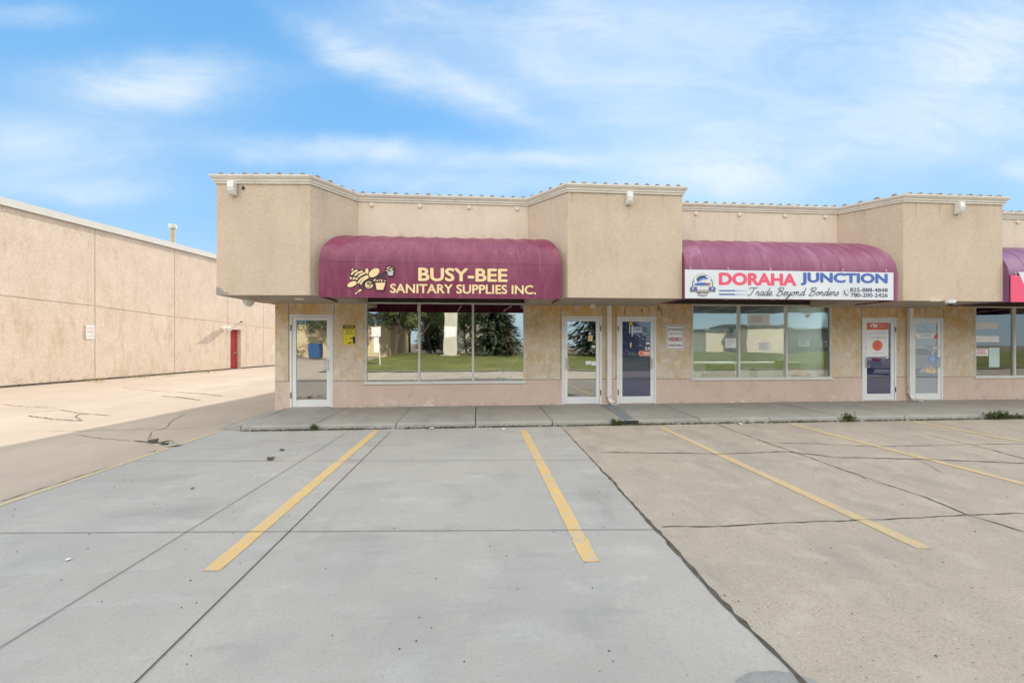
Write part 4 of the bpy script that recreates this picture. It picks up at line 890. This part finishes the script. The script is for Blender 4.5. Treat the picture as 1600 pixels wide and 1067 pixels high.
# interior of the first shop: leaning ladder, pale sheeting
o = empty('ladder', tuple(atY(795, 593, YW+.7)), 'pale aluminium ladder leaning behind the right pane of the first shop window', 'ladder')
a, b = atY(768, 603, YW+.09), atY(822, 534, YW+.16)
dv = (b-a).normalized(); nv = Vector((0, 1, 0)).cross(dv).normalized()
for s_ in (-.065, .065): MB().obox((a+b)/2+nv*s_, dv*((b-a).length/2), nv*.034, (0, .025, 0)).build('rail', M_alum, o)
for i in range(1, 7): c_ = a.lerp(b, i/7); MB().tube([c_-nv*.07, c_+nv*.07], .016, 8).build('rung', M_alum, o)
p0, p1 = atY(586, 592, YW+.45), atY(648, 570, YW+.45); mb = MB(); NX, NY = 16, 8
mb.add([(p0.x+(p1.x-p0.x)*i/NX, p0.y+.7*j/NY-.36, .14+(p1.z-.16)*(math.sin(math.pi*(.06+.88*i/NX))**.35)*(math.sin(math.pi*(.08+.5*j/NY))**.4)+.03*math.sin(i*1.7+j)) for j in range(NY+1) for i in range(NX+1)], [(j*(NX+1)+i, j*(NX+1)+i+1, (j+1)*(NX+1)+i+1, (j+1)*(NX+1)+i) for j in range(NY) for i in range(NX)])
tag(mb.build('plastic_sheet', M_tarp, smooth=True, loc=(p0.x, p0.y, .14)), 'pale green plastic sheeting heaped behind the left pane of the first window', 'sheet')
# second shop: counter, pots and plants, barrel
o = empty('counter', tuple(atY(1200, 580, YW+2.2)), 'long pale green counter inside the second shop window', 'counter')
MB().box(doors['C'][1]+.6, doors['D'][0]+.2, YW+2.3, YW+2.9, .13, .98).build('front', M_counter, o); MB().box(doors['C'][1]+.55, doors['D'][0]+.25, YW+2.25, YW+2.95, .98, 1.02).build('top', M_signw, o)
p = atY(1239, 580, YW+.5)
MB().lathe((p.x, p.y-.2, .551), [(.001, 0), (.10, 0), (.14, .12), (.155, .25), (.13, .38), (.11, .41), (.095, .40)], 20).build('clay_pot', M_terra, smooth=True)
tag(bpy.data.objects['clay_pot'], 'tall brown clay pot standing in the right pane of the second window', 'pot')
for px0, px1, y0, lb in ((1109, 1146, 569, 'wide dark green storage tub in the left pane of the second window'), (1219, 1228, 563, 'narrow dark green tub just left of the clay pot in the second window')):
    a, b = atY(px0, 580, YW+.4), atY(px1, 580, YW+.4); tb = MB(); tb.box(a.x, b.x, YW+.34, YW+.6, .551, atY(px0, y0, YW+.34).z); tag(tb.build('storage_tub', mat('tub_green', (.10, .16, .03), (.08, .13, .03), 4, .5) if 'tub_green' not in MATS else MATS['tub_green'], bevel=.02, loc=((a.x+b.x)/2, YW+.47, .551)), lb, 'tub', 'tubs on the display shelf')
def plant(name, x, y, z, h, w, n, label, m=M_plantg):
    mb = MB()
    for i in range(n):
        a = random.uniform(0, 6.283); l = random.uniform(.5, 1)*h; sp = random.uniform(.2, 1)*w; b0 = Vector((x, y, z)); t = Vector((x+sp*math.cos(a), y+sp*math.sin(a), z+l)); md = (b0+t)/2+Vector((0, 0, l*.2))
        d = Vector((-math.sin(a), math.cos(a), 0))*w*.12
        mb.add([b0-d*.4, b0+d*.4, md+d, md-d, t], [(0, 1, 2, 3), (3, 2, 4)])
    return tag(mb.build(name, m, loc=(x, y, z)), label, 'plant')
for px, h, w, lb in ((1100, .32, .25, 'low leafy plant in the left pane of the second window'), (1178, .42, .2, 'taller leafy plant in the middle pane of the second window'), (1262, .30, .2, 'leafy plant in the right pane of the second window, right of the clay pot')):
    p = atY(px, 580, YW+.3); plant('window_plant', p.x, YW+.3, .552, h*1.1, w, 60, lb)
p0, p1 = wins[1][0]+.1, wins[1][1]-.1
MB().box(p0, p1, YW+.25, YW+1.0, .50, .55).build('display_shelf', M_counter, B)
for i, (a, b) in enumerate((u[0], u[1]) for u in units[1:3]):
    for t in (.2, .5, .8):
        xx = a+(b-a)*t; MB().box(xx-.55, xx+.55, YW+1.9, YW+2.3, 2.93, 2.97).build('ceiling_lamp', M_tube, B)
    if i == 1:
        for px in (1566, 1592): p = atY(px, 496, YW+3.2); MB().box(p.x-.12, p.x+.12, p.y-.1, p.y+.1, p.z-.02, p.z+.02).build('ceiling_lamp', M_tube, B)
# ------------------------------------------------------------------ neighbouring warehouse on the left
WA = Vector((-17.3, 16.28)); wu = Vector((math.sin(R(10)), math.cos(R(10)))); wn = Vector((wu.y, -wu.x))
WB = empty('warehouse_building', (WA.x, WA.y, 0), 'tall windowless beige stucco warehouse wall across the alley', 'building')
def on_wall(px, py):
    d = ray(px, py); det = d[0]*(-wu.y)+wu.x*d[1]; t = (WA.x*(-wu.y)+wu.x*WA.y)/det
    s_ = (d[0]*t-WA.x)*wu.x+(d[1]*t-WA.y)*wu.y
    return s_, ZC+d[2]*t
def wp(s_, z, o_=0): q = WA+wu*s_+wn*o_; return (q.x, q.y, z)
def wbox(s0, s1, o0, o1, z0, z1, mb=None):
    mb = mb or MB(); vs = [wp(s_, z, o_) for z in (z0, z1) for o_ in (o0, o1) for s_ in (s0, s1)]
    return mb.add(vs, [(0, 2, 3, 1), (4, 5, 7, 6), (0, 1, 5, 4), (2, 6, 7, 3), (0, 4, 6, 2), (1, 3, 7, 5)])
S0, S1, ZT = -14, 40, 6.66
ds0, _ = on_wall(360, 545); ds1, _ = on_wall(376.5, 545); dz = on_wall(368, 515)[1]
mb = wbox(S0, ds0, -18, 0, -.05, ZT); wbox(ds1, S1, -18, 0, -.05, ZT, mb); wbox(ds0, ds1, -18, 0, dz, ZT, mb); wbox(ds0, ds1, -18, -.35, -.05, dz, mb)
mb.build('wall', M_lwall, WB)
mb = wbox(S0-.05, S1, -18, .07, ZT, ZT+.26); wbox(S0-.05, S1, .04, .085, ZT-.03, ZT-.001, mb); mb.build('roof_cap', M_cap, WB)
js = [on_wall(px, 540)[0] for px in (148.5, 273, 356, 412)]
mb = MB()
for s_ in [js[0]-6.2, js[0]-3.1*4]+js+[js[3]+4]: wbox(s_-.010, s_+.010, -.01, .004, 0, ZT-.04, mb)
a = [on_wall(0, 461), on_wall(149, 478), on_wall(273, 495), on_wall(356, 504), on_wall(412, 512)]
a = [(S0, a[0][1]+.1)]+a+[(S1, a[-1][1])]
for (s_, z), (t_, w_) in zip(a, a[1:]):
    mb.add([wp(s_, z-.011, .006), wp(t_, w_-.011, .006), wp(t_, w_+.011, .006), wp(s_, z+.011, .006)], [(0, 1, 2, 3)])
mb.build('wall_seams', M_seam, WB)
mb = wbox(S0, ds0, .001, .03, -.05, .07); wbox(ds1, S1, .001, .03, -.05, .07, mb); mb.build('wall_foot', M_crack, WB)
d_ = wbox(ds0+.06, ds1-.06, -.30, -.25, .02, dz-.06).build('door', M_red, WB)
mb = wbox(ds0, ds0+.06, -.33, -.20, 0, dz); wbox(ds1-.06, ds1, -.33, -.20, 0, dz, mb); wbox(ds0+.06, ds1-.06, -.33, -.20, dz-.06, dz, mb); mb.build('door_frame', M_red, d_)
wbox(ds1-.30, ds1-.16, -.25, -.20, .98, 1.08).build('handle', M_metal, d_)
wbox(ds1-.09, ds1-.06, -.199, -.19, .02, dz-.06).build('door_edge', M_cap, d_)
for px in (346, 353.5):
    s_, z = on_wall(px, 513.5); c_ = Vector(wp(s_, z, .18)); dn = Vector((wn.x, wn.y, 0))
    mb = MB(); mb.tube([Vector(wp(s_, z+.02, 0)), Vector(wp(s_, z+.02, .10))], .05, 10); mb.tube([Vector(wp(s_, z+.04, .08)), Vector(wp(s_, z+.02, .20)), Vector(wp(s_, z-.03, .30))], [.10, .13, .14], 12)
    mb.build('wall_lamp', M_lamp, WB)
s_, z = on_wall(376, 503); MB().tube([wp(s_, z, 0), wp(s_, z, .12)], .04, 8).build('wall_hook', M_dark, WB)
s_, z = on_wall(283, 375); zt = on_wall(283, 353)[1]
pc = Vector(wp(s_, 0, -.5)); pp = MB(); pp.tube([(pc.x, pc.y, ZT), (pc.x, pc.y, zt-.1)], .10, 14); pv = pp.build('vent_pipe', mat('buff_pipe', (.45, .36, .22), (.4, .32, .2), 3, .6), WB)
MB().lathe((pc.x, pc.y, zt-.14), [(.14, 0), (.19, .02), (.19, .2), (.17, .22), (.001, .24)], 16).build('vent_hood', M_cap, pv)
s0_, z1_ = on_wall(133, 508); s1_, z0_ = on_wall(148, 529.5)
o = empty('no_parking_sign', wp((s0_+s1_)/2, z0_), 'small white sign with red and black lines on the warehouse wall beside a joint', 'sign')
s0_, s1_ = s0_+.02, s1_-.02
wbox(s0_, s1_, .008, .02, z0_, z1_).build('plate', M_signw, o)
def wtext(mb, body, s0, s1, z0, z1, m, bold=.02):
    vs, fs = text_geo(body, bold); ax, bx = min(v[0] for v in vs), max(v[0] for v in vs); ay, by = min(v[1] for v in vs), max(v[1] for v in vs)
    mb.add([wp(s0+(v[0]-ax)/(bx-ax)*(s1-s0), z0+(v[1]-ay)/(by-ay)*(z1-z0), .0215) for v in vs], fs, m)
mb = MB(); dS, dZ = s1_-s0_, z1_-z0_
for body, t0, t1, m in (('NO PARKING', .74, .84, M_maroon), ('VEHICLES WILL BE', .58, .66, M_redp), ('TOWED', .42, .53, M_maroon), ('AT OWNERS', .24, .31, M_grey), ('EXPENSE', .12, .19, M_grey)):
    wtext(mb, body, s0_+dS*.08, s0_+dS*.92, z0_+dZ*t0, z0_+dZ*t1, m)
mb.build('print', None, o)

# ------------------------------------------------------------------ weeds, leaves, litter
def weed(px, py, h, w, n, label, m=M_weed, z=0, spread=None, p=None):
    if p is None:
        p = atZ(px, py, z)
        if 7.4 < p.y < 8.8: p = atY(px, py, YK-.03); p.z = 0    # rooted in the joint at the foot of the kerb
    mb = MB()
    for i in range(n):
        ox = random.uniform(-1, 1)*(spread or w*.6); oy = random.uniform(-.03, .015); b = Vector((p.x+ox, p.y+oy, p.z-.005)); a = random.uniform(0, 6.283)
        l = h*random.uniform(.35, 1)*(1-.4*abs(ox)/(spread or w)); lean = Vector((math.cos(a), math.sin(a)*.5, 0))*w*random.uniform(.1, .7)
        pts = [b, b+lean*.35+Vector((0, 0, l*.55)), b+lean+Vector((0, 0, l))]; d = Vector((-math.sin(a), math.cos(a), 0))*.006
        mb.add([pts[0]-d, pts[0]+d, pts[1]+d*.8, pts[1]-d*.8, pts[2]], [(0, 1, 2, 3), (3, 2, 4)])
        for k in range(3):
            q = pts[1].lerp(pts[2], k/3); e = Vector((random.uniform(-1, 1), random.uniform(-1, 1), random.uniform(-.2, .8))).normalized()*h*.22; f = e.cross(Vector((.3, .2, 1))).normalized()*h*.06
            mb.add([q, q+e*.5+f, q+e, q+e*.5-f], [(0, 1, 2, 3)])
    return tag(mb.build('weed', m, loc=p), label, 'weed', 'weeds along the kerb and walls')
weed(491, 667, .16, .12, 40, 'tuft of green weeds at the kerb below the first shop door')
weed(556, 667.5, .06, .12, 16, 'low weeds at the kerb left of the first yellow parking line', spread=.3)
weed(963, 660, .19, .15, 46, 'tuft of weeds on the kerb left of the drain outlet', z=.06)
weed(1002, 660, .08, .14, 16, 'scrubby weeds on the kerb right of the drain outlet', z=.05)
weed(1035, 662, .07, .12, 14, 'low weed at the kerb above the third yellow parking line')
weed(1168, 659, .06, .06, 20, 'bright green little tuft beside white litter at the kerb')
weed(1326, 655, .23, .17, 48, 'spindly tall weed at the kerb below the poster door')
weed(1250, 657, .07, .10, 14, 'brownish low weed at the kerb where the fourth yellow line starts')
weed(1375, 655, .08, .05, 8, 'thin weed at the kerb right of the spindly tall weed')
weed(1560, 653, .22, .34, 110, 'broad dark clump of weeds in the broken kerb at far right')
weed(1590, 654, .16, .24, 50, 'weed clump at the right edge of the photo')
for px, py, h, lb in ((452, 668, .06, 'low weed at the left end of the kerb'), (640, 667.5, .05, 'tiny weed at the kerb under the middle of the first window'), (720, 667.5, .05, 'tiny weed at the kerb under the second mullion of the first window'), (830, 667, .05, 'tiny weed at the kerb just right of the second yellow line'),
                      (905, 664, .06, 'low weed at the kerb where new and old paving meet'), (1075, 660, .06, 'low weed at the kerb below the video notice'), (1215, 658, .05, 'tiny weed at the kerb below the second window'), (1440, 654, .05, 'tiny weed at the kerb right of the fifth yellow line'), (1500, 653.5, .06, 'low weed at the kerb left of the broad dark clump')):
    weed(px, py, h, .14, 18, lb, spread=.22)
weed(245, 705.5, .03, .12, 20, 'flat green weed in the crack beside the yellow slab edge', z=-.006)
for px, py, lb in ((8, 603, 'leftmost yellow weed at the foot of the warehouse wall'), (140, 596, 'yellow weeds under the warehouse wall sign'), (205, 590, 'bright yellow weed clump between the warehouse wall joints'), (247, 587, 'yellow weeds just left of the second warehouse wall joint'), (325, 581.5, 'small yellow weeds nearest the red door')):
    weed(px, py, .22, .5, 30, lb, M_weedy, p=atZ(px, py+1, -.006), spread=.7)
mb = MB()                                             # moss and grit in the kerb line
for i in range(2200):
    x = random.uniform(-4.3, 16) if i % 3 else random.gauss(random.choice([-3.2, -2.4, -.6, .4, 2.6, 3.2, 6.6, 9.5, 11]), .25)
    y = YK-.005-abs(random.gauss(0, .018)); s_ = random.uniform(.005, .024); a = random.uniform(0, 3.14); zz = .004
    mb.add([(x+s_*1.6*math.cos(a), y+s_*math.sin(a)*.6, zz), (x-s_*math.sin(a), y+s_*.5*math.cos(a), zz+s_*.7), (x-s_*1.6*math.cos(a), y-s_*math.sin(a)*.6, zz), (x, y-.004, zz+s_*1.4)], [(0, 1, 3), (1, 2, 3), (0, 3, 2)])
tag(mb.build('moss', M_moss), kind='stuff')
def flake(name, px, py, r, label, m, cat):
    p = atZ(px, py, 0); n = 7; mb = MB(); k = [(r*random.uniform(.5, 1.1)*math.cos(6.283*i/n), r*random.uniform(.5, 1.1)*math.sin(6.283*i/n)) for i in range(n)]
    mb.add([(p.x+x, p.y+y, .005+random.uniform(.002, r*.5)) for x, y in k]+[(p.x, p.y, .012+r*.35)], [(i, (i+1) % n, n) for i in range(n)])
    return tag(mb.build(name, m, loc=p), label, cat)
flake('dry_leaf', 423, 718, .07, 'dark crumpled leaf on the pale slab left of the first yellow line', M_leaf, 'leaf')
flake('dry_leaf', 440, 704, .05, 'dark leaf lying just above the crumpled leaf on the slab', M_leaf, 'leaf')
flake('dry_leaf', 301, 764, .025, 'tiny dark leaf midway between slab edge and first joint', M_leaf, 'leaf')
flake('litter', 107, 875, .022, 'white scrap of paper on the slab at left', M_lit, 'litter')
flake('litter', 675, 670, .05, 'white scrap at the kerb between the first two yellow lines', M_lit, 'litter')
flake('litter', 786, 671, .05, 'white scrap at the kerb left of the second yellow line', M_lit, 'litter')
flake('litter', 1157, 663, .06, 'white litter at the kerb beside the bright green tuft', M_lit, 'litter')
flake('rubble', 272, 697, .09, 'pale broken concrete chip at the slab edge', M_walk, 'rubble'); flake('rubble', 240, 691, .10, 'dark rubble lump left of the pale concrete chip', M_leaf, 'rubble'); flake('rubble', 262, 693, .12, 'largest dark rubble lump beside the pale concrete chip', M_leaf, 'rubble')
mb = MB()                                             # grit scattered over the parking
for i in range(520):
    x, y = random.uniform(-4.5, 9), random.uniform(1.6, 7.6); s_ = random.uniform(.003, .007); a = random.uniform(0, 3.14)
    mb.add([(x+s_*math.cos(a), y+s_*math.sin(a), .003), (x-s_*math.sin(a), y+s_*math.cos(a), .003), (x-s_*math.cos(a), y-s_*math.sin(a), .003), (x+s_*math.sin(a), y-s_*math.cos(a), .003), (x, y, .003+s_)], [(0, 1, 4), (1, 2, 4), (2, 3, 4), (3, 0, 4)])
tag(mb.build('grit', M_leaf), kind='stuff')

# ------------------------------------------------------------------ across the street (seen mirrored in the glass)
def mirr(px, py, Yv):                                 # mirrored photo point -> real point behind the camera
    p = atY(px, py, Yv); return Vector((p.x, 2*YW-Yv, p.z))
sheet('verge_kerb', [(-9, -4.4), (70, -4.4), (70, -4.0), (-9, -4.0)], .05, M_walk)
mb = MB(); nx, ny = 40, 16
mb.add([(-9+80*i/nx, -4.4-24*j/ny, .02+.5*(j/ny)+.08*math.sin(i*.9)*math.sin(j*.7)) for j in range(ny+1) for i in range(nx+1)], [(j*(nx+1)+i, j*(nx+1)+i+1, (j+1)*(nx+1)+i+1, (j+1)*(nx+1)+i) for j in range(ny) for i in range(nx)])
struct(mb.build('lawn', M_grass, smooth=True))
sheet('street', [(-200, -42), (200, -42), (200, -29), (-200, -29)], .02, M_asph)
def spruce_mesh():
    mb = MB(); H, Rr = 11.0, 3.3
    for k in range(46):
        h = .6+(H-.8)*(k/46)**.92; rr = Rr*(1-h/H)**.85+.15
        for b in range(max(6, int(15*(1-k/60)))):
            a = random.uniform(0, 6.283); L_ = rr*random.uniform(.7, 1.1)
            for q in range(max(6, int(L_*10))):
                t = (q+random.random())/max(6, int(L_*10)); r_ = L_*t; z = h-.28*r_*.6+.12*r_*r_*.25+random.gauss(0, .14); sz = .20+.14*(1-t)
                c = Vector((r_*math.cos(a), r_*math.sin(a), z)); d = Vector((math.cos(a+random.uniform(-.7, .7)), math.sin(a+random.uniform(-.7, .7)), random.uniform(-.9, .3)))
                w_ = d.cross(Vector((random.uniform(-.4, .4), random.uniform(-.4, .4), 1))).normalized()*sz*.5
                mb.add([c-d*sz, c+w_, c+d*sz*1.3, c-w_], [(0, 1, 2, 3)])
    return mb
def leaf_mesh():
    mb = MB(); cl = [(Vector((random.gauss(0, 1.5), random.gauss(0, 1.5), random.uniform(3.2, 8.6))), random.uniform(.6, 1.2)) for _ in range(34)]
    for c, r_ in cl:
        for _ in range(150):
            d = Vector((random.gauss(0, 1), random.gauss(0, 1), random.gauss(0, 1))).normalized()*r_*random.uniform(.5, 1); s_ = random.uniform(.09, .17)
            u = Vector((random.gauss(0, 1), random.gauss(0, 1), random.gauss(0, 1))).normalized(); w_ = u.cross(d+Vector((.01, 0, 0))).normalized(); q = c+d
            mb.add([q-u*s_, q+w_*s_*.7, q+u*s_, q-w_*s_*.7], [(0, 1, 2, 3)])
    return mb
sp = empty('spruce_tree', (0, -24, .4), 'dark spruce mirrored in the right pane of the first shop window', 'tree', 'trees on the lawn across the street')
MB().tube([(0, -24, .2), (0, -24, 6), (0, -24, 11.2)], [.22, .12, .02], 10).build('trunk', M_bark, sp)
cr = spruce_mesh().build('crown', M_spruce); cr.parent = sp
def place(o, px, Yv): q = mirr(px, 550, Yv); o.location = (q.x, q.y, .02+.5*max(0, min(1, (-4.4-q.y)/24)))
place(sp, 773, 43)
s2 = dup(sp, (0, 0, 0), 'dark spruce mirrored in the two middle glass doors', 1.3, 1.35); place(s2, 946, 41)
s3 = dup(sp, (0, 0, 0), 'dark spruce mirrored behind the white pylon in the first shop window', 2.3, .8); place(s3, 678, 56)
tr = empty('leafy_tree', (0, -26, .4), 'open leafy tree mirrored in the left pane of the first shop window', 'tree', 'trees on the lawn across the street')
t_ = MB(); t_.tube([(0, -26, .2), (.1, -26, 2.4), (.2, -26, 5.5)], [.2, .14, .05], 10)
for a in range(6): t_.tube([(.1, -26, 2.2+.3*a), (.1+1.5*math.cos(a*1.1), -26+1.5*math.sin(a*1.1), 4.4+.3*a)], [.08, .03], 6)
t_.build('trunk', M_bark, tr); cr = leaf_mesh().build('crown', M_foliage); cr.parent = tr
place(tr, 618, 45)
for px, Yv, lb, ro, k in ((588, 52, 'leafy tree mirrored at the left end of the first shop window', 1, .95), (672, 50, 'leafy tree mirrored left of the white pylon in the first shop window', 2, .85), (728, 52, 'leafy tree mirrored right of the white pylon in the first shop window', 3, .7), (640, 58, 'leafy tree mirrored behind the others in the first shop window', 4, 1.05), (512, 47, 'leafy tree mirrored in the first shop door', 5, .8), (655, 46, 'leafy tree mirrored just left of the first mullion of the first shop window', 6, 1.0), (742, 57, 'tall leafy tree mirrored behind the second mullion of the first shop window', 1.7, 1.2), (700, 60, 'tall leafy tree mirrored directly behind the white pylon', 2.6, 1.2)):
    q = dup(tr, (0, 0, 0), lb, ro, k); place(q, px, Yv)
q = mirr(704, 558, 42); M_pyl = mat('pylon_paint', (.56, .52, .43), (.50, .46, .38), 1.2, .7, stain=[(2, (.42, .38, .3), .5, .7, .5, (1, 1, .2))]); py_ = empty('pylon_sign', (q.x, q.y, q.z), 'broad white pylon sign column mirrored in the middle pane of the first shop window', 'sign')
MB().box(q.x-.66, q.x+.66, q.y-.5, q.y+.5, .5, 11).build('column', M_pyl, py_); MB().box(q.x-.95, q.x+.95, q.y-.8, q.y+.8, .1, .5).build('footing', M_walk, py_); MB().box(q.x-.58, q.x+.56, q.y+.5, q.y+.52, 2.25, 3.3).build('panel', M_paper, py_)
q = mirr(593, 570, 28); sg = empty('sign_post', (q.x, q.y, .1), 'thin post with two white boards mirrored in the left pane of the first shop window', 'sign')
MB().tube([(q.x, q.y, 0), (q.x-.1, q.y, 2.6)], .04, 8).build('post', M_pipe, sg); MB().box(q.x-.55, q.x+.1, q.y+.05, q.y+.07, 2.1, 2.75).build('board', M_signw, sg); MB().box(q.x-.4, q.x-.02, q.y+.05, q.y+.07, 1.0, 2.05).build('board', M_signw, sg)
q = mirr(797, 545, 70); MB().tube([(q.x, q.y, 0), (q.x, q.y, 4.0)], .25, 8).build('red_pole', M_redp); tag(bpy.data.objects['red_pole'], 'red pole mirrored in the right pane of the first shop window', 'pole')
def far_building(name, x0, x1, y, d, h, wm, rm, label, band=None):
    o = empty(name, ((x0+x1)/2, y, 0), label, 'building')
    MB().box(x0, x1, y-d, y, 0, h).build('wall', wm, o); MB().box(x0-.3, x1+.3, y-d-.3, y+.3, h, h+.5).build('roof', rm, o)
    if band: MB().box(x0-.02, x1+.02, y+.002, y+.06, h-.62, h-.02).build('band', band, o)
    n = int((x1-x0)/9)
    for i in range(n):
        xx = x0+(x1-x0)*(i+.5)/n; f = MB().box(xx-.6, xx+.6, y+.002, y+.05, 1.2, 2.1).build('window', M_gut, o); MB().box(xx-.54, xx+.54, y+.05, y+.06, 1.26, 2.04).build('pane', M_carg, f)
    return o
far_building('far_warehouse', -42, -10.5, -30, 15, 4.55, M_beige, M_fdark, 'beige building with a blue band mirrored in the first shop door', M_bandb)
far_building('cream_building', -9, 5, -50, 15, 5.0, M_fcream, M_fdark, 'cream building mirrored behind the trees in the first shop window')
q0, q1 = mirr(1228, 535, 68), mirr(1345, 512, 68)
far_building('dark_roof_building', q0.x, q1.x, q0.y, 15, q1.z-.5, M_fdark, M_fdark, 'dark low building mirrored in the right pane of the second shop window')
q0, q1 = mirr(1168, 535, 62), mirr(1226, 507, 62)
far_building('pale_shop_building', q0.x, q1.x, q0.y, 10, q1.z-.5, M_fcream, M_fdark, 'cream low building mirrored in the middle of the second shop window')
q0, q1 = mirr(1102, 535, 66), mirr(1150, 514, 66)
far_building('cream_shed', q0.x, q1.x, q0.y, 10, q1.z-.5, M_fcream, M_fdark, 'small cream shed mirrored in the left pane of the second shop window')
q = mirr(493, 556, 46)
o = empty('waste_bin', (q.x, q.y, 0), 'blue wheeled bin mirrored in the first shop door', 'bin'); MB().box(q.x-.5, q.x+.5, q.y-.5, q.y+.5, .15, 1.45).build('body', M_binb, o, bevel=.02); MB().box(q.x-.54, q.x+.54, q.y-.53, q.y+.53, 1.45, 1.53).build('lid', M_binb, o)
def car(x, y, rz, paint, label):
    o = empty('parked_car', (0, 0, 0), label, 'car', 'cars mirrored in the glass doors')
    prof = [(-2.25, .35), (-2.28, .72), (-2.1, .92), (-1.75, .98), (-1.05, 1.42), (.35, 1.45), (1.15, 1.0), (2.05, .86), (2.25, .62), (2.22, .3)]
    mb = MB(); ws = [.8, .86, .88, .86, .62, .62, .84, .82, .78, .8]; n = len(prof)
    vs = [(px_, -w, z) for (px_, z), w in zip(prof, ws)]+[(px_, w, z) for (px_, z), w in zip(prof, ws)]
    mb.add(vs, [tuple(range(n)), tuple(range(n, 2*n))]+[(i, (i+1) % n, n+(i+1) % n, n+i) for i in range(n)]); mb.build('body', paint, o, bevel=.06)
    for sy in (-1, 1):
        g = MB(); g.add([(-1.5, sy*.86, 1.0), (.98, sy*.86, 1.0), (.32, sy*.69, 1.36), (-.98, sy*.69, 1.36)], [(0, 1, 2, 3)]); g.build('side_window', M_dark, o)
        MB().box(-2.30, -2.1, sy*.55-.18, sy*.55+.18, .7, .86).build('tail_light', M_rlamp, o); MB().box(2.12, 2.27, sy*.55-.18, sy*.55+.18, .6, .74).build('headlight', M_lamp, o)
        for xx in (-1.4, 1.4):
            w = MB().lathe((xx, sy*.78, .33), [(.2, -.1), (.33, -.1), (.33, .1), (.2, .1)], 20, 'y').build('wheel', M_tyre, o); r = MB(); r.lathe((xx, sy*.89, .33), [(.001, 0), (.07, 0), (.07, .01)], 12, 'y')
            for k in range(5): a = k*1.2566; r.obox((xx+.12*math.cos(a), sy*.89, .33+.12*math.sin(a)), (.11*math.cos(a), 0, .11*math.sin(a)), (-.03*math.sin(a), 0, .03*math.cos(a)), (0, .008, 0))
            r.build('rim', M_metal, w)
    MB().add([(1.12, -.7, 1.03), (1.12, .7, 1.03), (.42, .58, 1.42), (.42, -.58, 1.42)], [(0, 1, 2, 3)]).build('windscreen', M_dark, o)
    o.location = (x, y, 0); o.rotation_euler = (0, 0, rz); return o
q = mirr(1379, 560, 19.8); car(q.x+1.4, q.y, R(0), M_cars, 'silver car mirrored in the poster door')
q = mirr(930, 556, 50); car(q.x, q.y, 0, M_carw, 'white car on the street mirrored in the left of the two middle doors')
